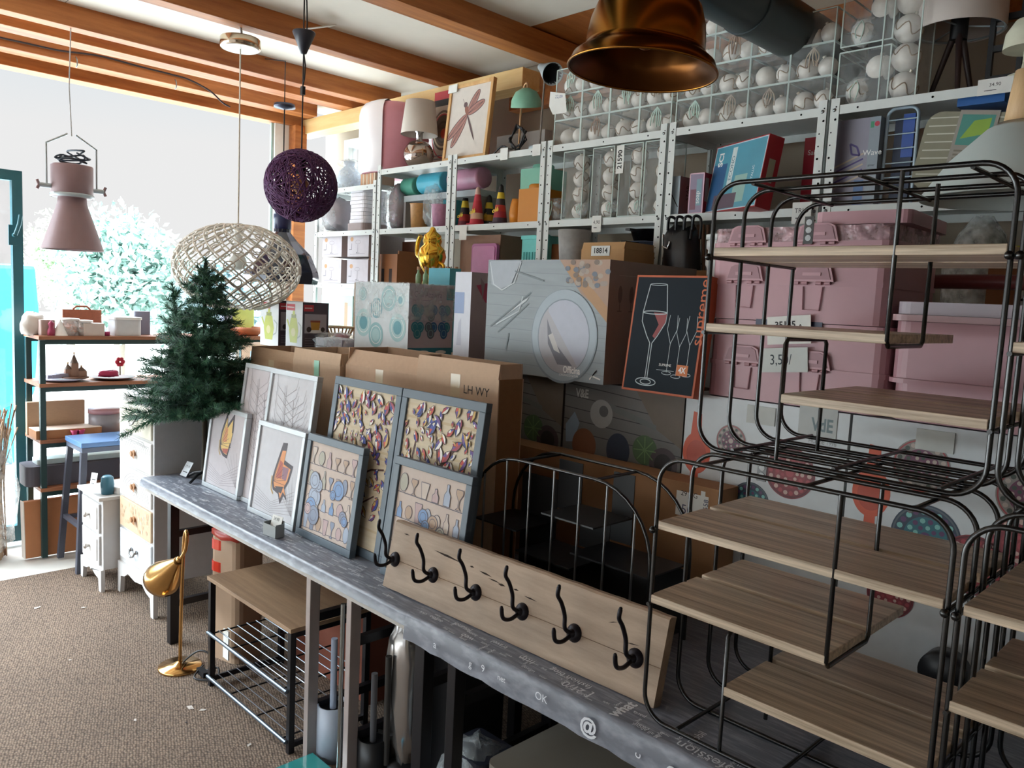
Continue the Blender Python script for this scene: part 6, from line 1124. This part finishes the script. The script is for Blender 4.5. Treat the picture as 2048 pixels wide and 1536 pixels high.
# ================================================================ far end: chest, cabinet, stool, bookcase
CW = mat('#bdbab8', .6, var=.05); CG = mat('#b9b8ba', .6); SILVK = mat('#9a9a9a', .25, .9)
t = thing('drawer_chest', 'tall white chest with patchwork patterned drawers beside the table end', 'chest', (-4.42, 1.465, 0)); w, d, h = .50, .40, 1.075; lg = .17
MB().box((0, .012, lg), (w-.016, d, h), CW).box((w-.016, .004, lg), (w, d, h), CG).box((-.012, -.008, h), (w+.012, d+.01, h+.022), CW).build('carcass', t, bevel=.003)
for i, c in enumerate(('#cfd4da', '#c9ae90', '#d4d0cc', '#d0ceca', '#cdc9b8')):
    z0 = lg+.035+.172*i; dr_ = MB().box((.035, 0, z0), (w-.035, .012, z0+.155), mat(c, .55)).build('drawer', t, bevel=.003); k = Print((.035, 0, z0), (1, 0, 0), (0, 0, 1)); W_, H_ = w-.07, .155; ln = mat('#a3a09e', .6)
    if i == 1:
        rr = random.Random(2)
        for q in range(40): k.disc(rr.uniform(.02, W_-.02), rr.uniform(.015, H_-.015), .013, mat(rr.choice(['#bfa080', '#d4bc9c', '#c4a488']), .6), .01, 8)
    if i in (2, 3):
        for q in range(9): k.line([(W_*.5+(W_*.055*q)*math.cos(a)*(1 if i == 2 else 1.1), H_*(.0 if i == 2 else .5)+H_*.1*(q+1)*math.sin(a)) for a in [math.radians(8+16.4*j) for j in range(11)] if 0 < H_*(.0 if i == 2 else .5)+H_*.1*(q+1)*math.sin(a) < H_], .004, ln)
    if k.mb.v: k.build('drawer_pattern', dr_)
    if i in (1, 2, 3): b = MB(); cx = w/2; b.add([(cx-.028, -.012, z0+.05), (cx, -.02, z0+.064), (cx+.028, -.012, z0+.05), (cx+.028, -.012, z0+.1), (cx, -.02, z0+.086), (cx-.028, -.012, z0+.1)], [(0, 1, 4, 5), (1, 2, 3, 4)], mat('#a8764a', .45)); b.cyl((cx, 0, z0+.075), (cx, -.02, z0+.075), .014, mat('#a8764a', .45), 12)
    else: b = MB(); cx = w/2; b.tube([(cx-.035, -.012, z0+.08), (cx-.03, -.02, z0+.06), (cx, -.022, z0+.05), (cx+.03, -.02, z0+.06), (cx+.035, -.012, z0+.08)], .005, SILVK); b.ball((cx-.035, -.008, z0+.08), .011, SILVK, seg=8, rings=6); b.ball((cx+.035, -.008, z0+.08), .011, SILVK, seg=8, rings=6)
    b.build('handle', dr_)
def apron(b, w, lg, y0, y1, m, cut=.075):
    pts = [(0, 0), (.035, 0), (.045, lg*.55), (.1, lg*.62), (.15, lg*.78), (w*.5, lg*.7), (w-.15, lg*.78), (w-.1, lg*.62), (w-.045, lg*.55), (w-.035, 0), (w, 0), (w, lg), (0, lg)]
    n = len(pts); vs = [(x, y0, z) for x, z in pts]+[(x, y1, z) for x, z in pts]
    q = [(0, 1, 2, 12), (2, 3, 12), (3, 4, 12), (4, 5, 11, 12), (5, 6, 11), (6, 7, 11), (7, 8, 11), (8, 9, 10, 11)]
    b.add(vs, q+[tuple(n+i for i in reversed(f)) for f in q]+[(i, i+n, (i+1) % n+n, (i+1) % n) for i in range(n)], m)
b = MB(); apron(b, w, lg, 0, .022, CW); b.build('front_apron', t)
for x in (0, w-.03): MB().box((x, d-.04, 0), (x+.03, d, lg), CW).build('rear_leg', t)
t = thing('drawer_cabinet', 'small white cabinet with two panelled drawers left of the patchwork chest', 'cabinet', (-4.775, 1.385, 0)); w, d, h = .34, .34, .50; lg = .12; FK = mat('#b9b3ae', .3, .6)
MB().box((0, .012, lg), (w, d, h), CW).box((-.012, -.012, h), (w+.012, d, h+.02), CW).build('carcass', t, bevel=.003); b = MB(); apron(b, w, lg, 0, .02, CW); b.build('front_apron', t)
for x in (0, w-.03): MB().box((x, d-.04, 0), (x+.03, d, lg), CW).build('rear_leg', t)
for i in range(2):
    z0 = lg+.02+.175*i; dr_ = MB().box((.03, 0, z0), (w-.03, .012, z0+.16), CW).box((.055, -.005, z0+.02), (w-.055, 0, z0+.14), mat('#dad6d2', .5)).build('drawer', t, bevel=.002); MB().lathe([(0, .03), (.014, .028), (.017, .02), (.01, .012), (.008, .0)], FK, T(w/2, -.005, z0+.08) @ rx(math.pi/2), 14).build('knob', dr_)
o = MB().rbox((-.1, -.1, 0), (.1, .1, .035), .03, mat('#d8d4d0', .6)).build('folded_cloth', bevel=.01); at(o, -4.56, 1.55, .521, .3); tag(o, 'folded white cloth on the small white cabinet', 'cloth')
o = MB().lathe([(0, 0), (.03, 0), (.035, .05), (.03, .09), (.02, .1), (0, .1)], mat('#3a6a7c', .3), seg=16).build('small_jar'); at(o, -4.50, 1.44, .521); tag(o, 'small dark blue jar on the small white cabinet', 'jar')
p = W(180, 990, y=1.36); k = Print((p.x-.05, 1.37, .53), (1, 0, .15), (-.15, .2, 1)); k.rect(0, 0, .10, .10, PAPER); k.rect(.02, .06, .08, .066, INK); k.rect(.02, .04, .07, .044, INK); k.n = -k.n; tag(k.build('price_tag'), 'white paper tag leaning on the small white cabinet', 'tag')
# bar stool
t = thing('bar_stool', 'bar stool with a blue grey square seat and dark angled legs', 'stool', (-4.985, 1.60, 0)); BSM = mat('#4a4c58', .4, .2); hs = .715
MB().box((-.15, -.19, hs), (.15, .19, hs+.028), mat('#5f86b8', .35)).box((-.145, -.185, hs-.03), (.145, .185, hs-.001), mat('#5a6274', .4)).build('seat', t, bevel=.003)
for sx_ in (-1, 1):
    for sy in (-1, 1): MB().prism([(-.016, -.016), (.016, -.016), (.016, .016), (-.016, .016)], 0, hs-.03, BSM, None, pts1=[(sx_*-.05-.016, sy*-.045-.016), (sx_*-.05+.016, sy*-.045-.016), (sx_*-.05+.016, sy*-.045+.016), (sx_*-.05-.016, sy*-.045+.016)]).build('leg', t, loc=(sx_*.175, sy*.215, 0))
for z, y in ((.25, -.195), (.25, .195)): MB().box((-.15, y-.012, z), (.15, y+.012, z+.025), BSM).build('foot_rail', t)
for x in (-.155, .155): MB().box((x-.012, -.19, .24), (x+.012, .19, .262), BSM).build('foot_rail', t)
# cardboard panel and wrapped straw bundle
t = thing('flat_cardboard_box', 'flat upright cardboard box on the floor in front of the bookcase', 'box', (-5.28, 1.22, 0)); MB().box((0, 0, 0), (.05, .72, .34), mat('#b0754e', .8), ry(-.06)).build('carton_body', t, bevel=.004); MB().box((-.02, -.004, .0), (.05, 0, .34), mat('#d9cfc6', .6), ry(-.06)).build('pale_edge', t)
t = thing('straw_bundle', 'upright bundle of brown straw wrapped in film at the left picture edge', 'bundle', (-5.40, 1.02, 0)); rr = random.Random(4); SM = [mat('#a5846a', .8), mat('#c2a68a', .8), mat('#86664e', .8)]
for g in range(3):
    b = MB()
    for i in range(70): a = rr.uniform(0, 6.28); q = .14*math.sqrt(rr.random()); b.tube([(q*math.cos(a), q*math.sin(a), 0), (q*.8*math.cos(a)+rr.uniform(-.03, .03), q*.8*math.sin(a)+rr.uniform(-.03, .03), .45), (q*1.3*math.cos(a)+rr.uniform(-.06, .06), q*1.3*math.sin(a)+rr.uniform(-.06, .06), rr.uniform(.72, .92))], .004, SM[g], 4)
    b.build('straw_stems', t)
blob((0, 0, .42), (.19, .19, .42), film('loose_film', '#f2f0ec', .35, .15), 16, 5, .08).build('film_wrap', t)
# industrial bookcase before the open front
X0, X1 = -5.52, -5.20; Ya, Yb = 1.30, 2.70; DGN = mat('#1f3a3a', .45, .2); SHW = wood('bookcase_board', '#7a4a34', '#a8704e', (10, 1.2, 10), 2)
zs = [W(80, py, x=X1).z for py in (978, 881, 768, 672)]
t = thing('bookcase', 'dark green metal bookcase with brown boards standing before the open front', 'bookcase', (X0, Ya, 0))
for x in (0, X1-X0-.03):
    for y in (0, Yb-Ya-.03): MB().box((x, y, 0), (x+.03, y+.03, zs[3]-.026), DGN).build('upright', t)
for i, z in enumerate(zs):
    MB().box((-.005, -.005, z-.022), (X1-X0+.005, Yb-Ya+.005, z), SHW).build('shelf_board', t, bevel=.002); MB().box((X1-X0-.028, .03, z-.05), (X1-X0-.004, Yb-Ya-.03, z-.0225), DGN).box((.004, .03, z-.05), (.028, Yb-Ya-.03, z-.0225), DGN).build('shelf_rail', t)
def on(px, sh, x=-5.30): return W(px, 700, x=x).y, zs[sh]+.001
def place(o, px, sh, label, cat, x=-5.30, rot=0, group=None): y, z = on(px, sh, x); at(o, x, y, z, rot); return tag(o, label, cat, group)
def rb(lo, hi, m, name, r=.01): return MB().rbox(lo, hi, r, m).build(name, bevel=.003)
CRP = mat('#d8d2cc', .7); 
place(blob((0, 0, .06), (.06, .07, .065), CRP, 12, 81, .2).build('crumpled_paper'), 68, 3, 'crumpled white paper on top of the bookcase, left end', 'paper', -5.36)
place(rb((-.05, -.04, 0), (.05, .04, .09), mat('#a8928c', .6), 'spice_box'), 92, 3, 'pinkish grey small box on top of the bookcase', 'box')
place(MB().lathe([(0, 0), (.022, 0), (.02, .03), (.012, .05), (.018, .07), (0, .09)], mat('#9a3a5a', .4), seg=14).build('figurine'), 103, 3, 'tiny crimson figure on top of the bookcase', 'figurine', -5.24)
place(MB().lathe([(.045, 0), (0, .1)], WHITE, seg=20).build('paper_cone'), 121, 3, 'small white cone on top of the bookcase', 'cone', -5.25)
def jar(px, label, h=.09): t = thing('clear_jar', label, 'jar'); MB().lathe([(0, 0), (.045, 0), (.047, h*.8), (.04, h)], film('jar_glass', '#dfe6e6', .4, .05), seg=20, cap=False).build('jar_body', t); MB().lathe([(0, h), (.05, h), (.05, h+.012), (0, h+.012)], CRP, seg=20).build('lid', t); MB().lathe([(0, .005), (.038, .005), (.038, h*.6), (0, h*.6)], mat('#b98a7a', .6), seg=16).build('contents', t); y, z = on(px, 3, -5.26); at(t, -5.26, y, z)
jar(141, 'lidded clear jar with brownish contents on the bookcase top'); jar(168, 'clear jar left of the white tub on the bookcase top', .08)
place(rb((-.05, -.06, 0), (.05, .06, .075), mat('#c4b6ae', .6), 'label_box'), 184, 3, 'pale box with printed lines on the bookcase top', 'box', -5.26)
t = thing('wicker_tray', 'brown wicker tray standing behind the jars on the bookcase top', 'tray'); b = MB().box((0, -.11, 0), (.015, .11, .15), mat('#8d4f36', .7, scale=60, var=.3)); b.tube([(.0, -.05, .15), (0, -.03, .17), (0, .03, .17), (0, .05, .15)], .006, mat('#8d4f36', .7)); b.build('tray_body', t); y, z = on(166, 3, -5.40); at(t, -5.42, y, z)
place(MB().lathe([(0, 0), (.02, 0), (.02, .025), (0, .025)], mat('#a02a5a', .4), seg=14).build('candle'), 213, 3, 'small magenta candle on the bookcase top', 'candle', -5.24)
t = thing('storage_tub', 'white square tub with a lid on the bookcase top', 'tub'); MB().rbox((-.07, -.08, 0), (.07, .08, .10), .02, mat('#bfc0c2', .5)).build('tub_body', t, bevel=.003); MB().rbox((-.075, -.085, .10), (.075, .085, .115), .02, mat('#dcdcda', .4)).build('lid', t, bevel=.002); y, z = on(248, 3); at(t, -5.29, y, z)
place(rb((-.04, -.05, 0), (.04, .05, .15), mat('#7a7c90', .6), 'grey_box'), 281, 3, 'grey lilac box right of the white tub on the bookcase top', 'box', -5.40)
place(MB().lathe([(0, 0), (.08, 0), (.11, .03), (.115, .06), (.105, .06), (.095, .03), (0, .012)], mat('#a8623e', .6), seg=30).build('terracotta_bowl'), 492, 3, 'terracotta bowl on the bookcase top right of the fir tree', 'bowl', -5.33)
place(rb((-.05, -.09, 0), (.05, .09, .19), mat('#b9c86a', .4, scale=5, var=.3), 'lime_bag'), 478, 3, 'lime green gift bag behind the terracotta bowl', 'bag', -5.45)
place(rb((-.04, -.03, 0), (.04, .03, .14), mat('#8d93a8', .5), 'grey_box'), 452, 3, 'small bluish grey box between fir tree and lime bag', 'box', -5.40)
def plate(px, label, col, rim, sh=2, r=.13): t = thing('plate', label, 'plate'); MB().lathe([(0, 0), (r*.6, 0), (r, .014), (r*.98, .017), (r*.6, .005), (0, .005)], mat(col, .35), seg=32).build('plate_body', t); y, z = on(px, sh, -5.33); at(t, -5.33, y, z)
plate(124, 'pale lilac plate on the second bookcase tier', '#b4b2c8', 0); plate(225, 'dark red plate on the second bookcase tier', '#5a3a34', 0)
b = MB(); rr = random.Random(6)
for i in range(7): b.box((rr.uniform(-.05, .03), rr.uniform(-.09, .07), 0), (rr.uniform(.035, .06), rr.uniform(.075, .1), .012+.003*i), mat('#8d8894', .6))
y, z = on(102, 2); at(tag(b.build('cutlery'), 'greyish cutlery heap on the lilac plate', 'cutlery'), -5.33, y, z+.018)
t = thing('village_ornament', 'little copper coloured chapel ornament on the second bookcase tier', 'ornament'); COP = mat('#8d6a58', .5)
b = MB()
for yy, s, h in ((-.035, .018, .09), (.0, .02, .15), (.04, .025, .07)): b.box((-s, yy-s, 0), (s, yy+s, h*.6), COP); b.lathe([(s*1.2, h*.6), (0, h)], mat('#6a5a50', .5), T(0, yy, 0), 8); b.ball((0, yy, h), .006, mat('#c9a06a', .3, .8), seg=8, rings=5)
b.build('houses', t); MB().lathe([(0, 0), (.08, 0), (.08, .008), (0, .008)], mat('#6a4a3a', .6), seg=20).build('base', t); y, z = on(148, 2, -5.30); at(t, -5.30, y, z+.019)
MGT = mat('#b02a5a', .5); y, z = on(218, 2, -5.30); at(tag(blob((0, 0, .018), (.035, .06, .02), MGT, 10, 91, .2).build('magenta_ribbon'), 'magenta ribbon heap on the dark red plate', 'ribbon'), -5.31, y, z+.018)
t = thing('paper_flower', 'red paper flower in a stand above the dark red plate', 'flower'); 
for i in range(6): MB().ball((0, .018*math.cos(i*1.05), .085+.018*math.sin(i*1.05)), .014, mat('#c2304a', .5), seg=8, rings=6).build('petal', t)
MB().cyl((0, 0, .0), (0, 0, .08), .004, mat('#5a4a3a', .5), 8).build('stem', t); y, z = on(240, 2, -5.38); at(t, -5.38, y, z+.018)
t = thing('leaning_carton', 'light brown carton standing open on the third bookcase tier', 'box'); MB().box((0, -.16, 0), (.04, .16, .20), CARD).build('carton_body', t, bevel=.003); y, z = on(110, 1, -5.42); at(t, -5.44, y, z)
t = thing('flat_carton', 'flat brown carton lying on the third bookcase tier', 'box'); MB().box((-.08, -.18, 0), (.08, .18, .05), mat('#a8744e', .8)).box((-.08, -.18, .05), (.08, .18, .053), mat('#c9b7a8', .7)).build('carton_body', t, bevel=.002); y, z = on(130, 1); at(t, -5.30, y, z)
for px, lab in ((147, 'left one of two magenta egg cups on the third bookcase tier'), (161, 'right one of two magenta egg cups on the third bookcase tier')): y, z = on(px, 1, -5.21); at(tag(MB().lathe([(0, 0), (.02, 0), (.012, .015), (.022, .045), (.018, .045), (0, .02)], MGT, seg=14).build('egg_cup'), lab, 'cup', None), -5.208, y, z)
t = thing('round_tin', 'grey round tin with a pink lid line on the third bookcase tier', 'tin'); MB().lathe([(0, 0), (.09, 0), (.09, .12), (0, .12)], mat('#8a8488', .4), seg=30).build('tin_body', t); MB().lathe([(0, .121), (.093, .121), (.093, .148), (0, .15)], mat('#b58a90', .4), seg=30).build('lid', t); y, z = on(208, 1, -5.33); at(t, -5.33, y, z)
t = thing('dark_cushion_roll', 'dark grey padded roll on the lowest bookcase tier', 'cushion'); MB().rbox((-.1, -.35, 0), (.1, .35, .12), .04, mat('#55525c', .6), seg=4).build('roll', t, bevel=.03); y, z = on(140, 0); at(t, -5.36, y+.1, z)
place(rb((-.06, -.3, 0), (.06, .3, .03), mat('#c9d8d8', .4), 'glass_tray'), 140, 0, 'pale glassy tray lying on the dark grey padded roll', 'tray', -5.36); bpy.data.objects['glass_tray'].location.z += .122; bpy.data.objects['glass_tray'].location.y += .1
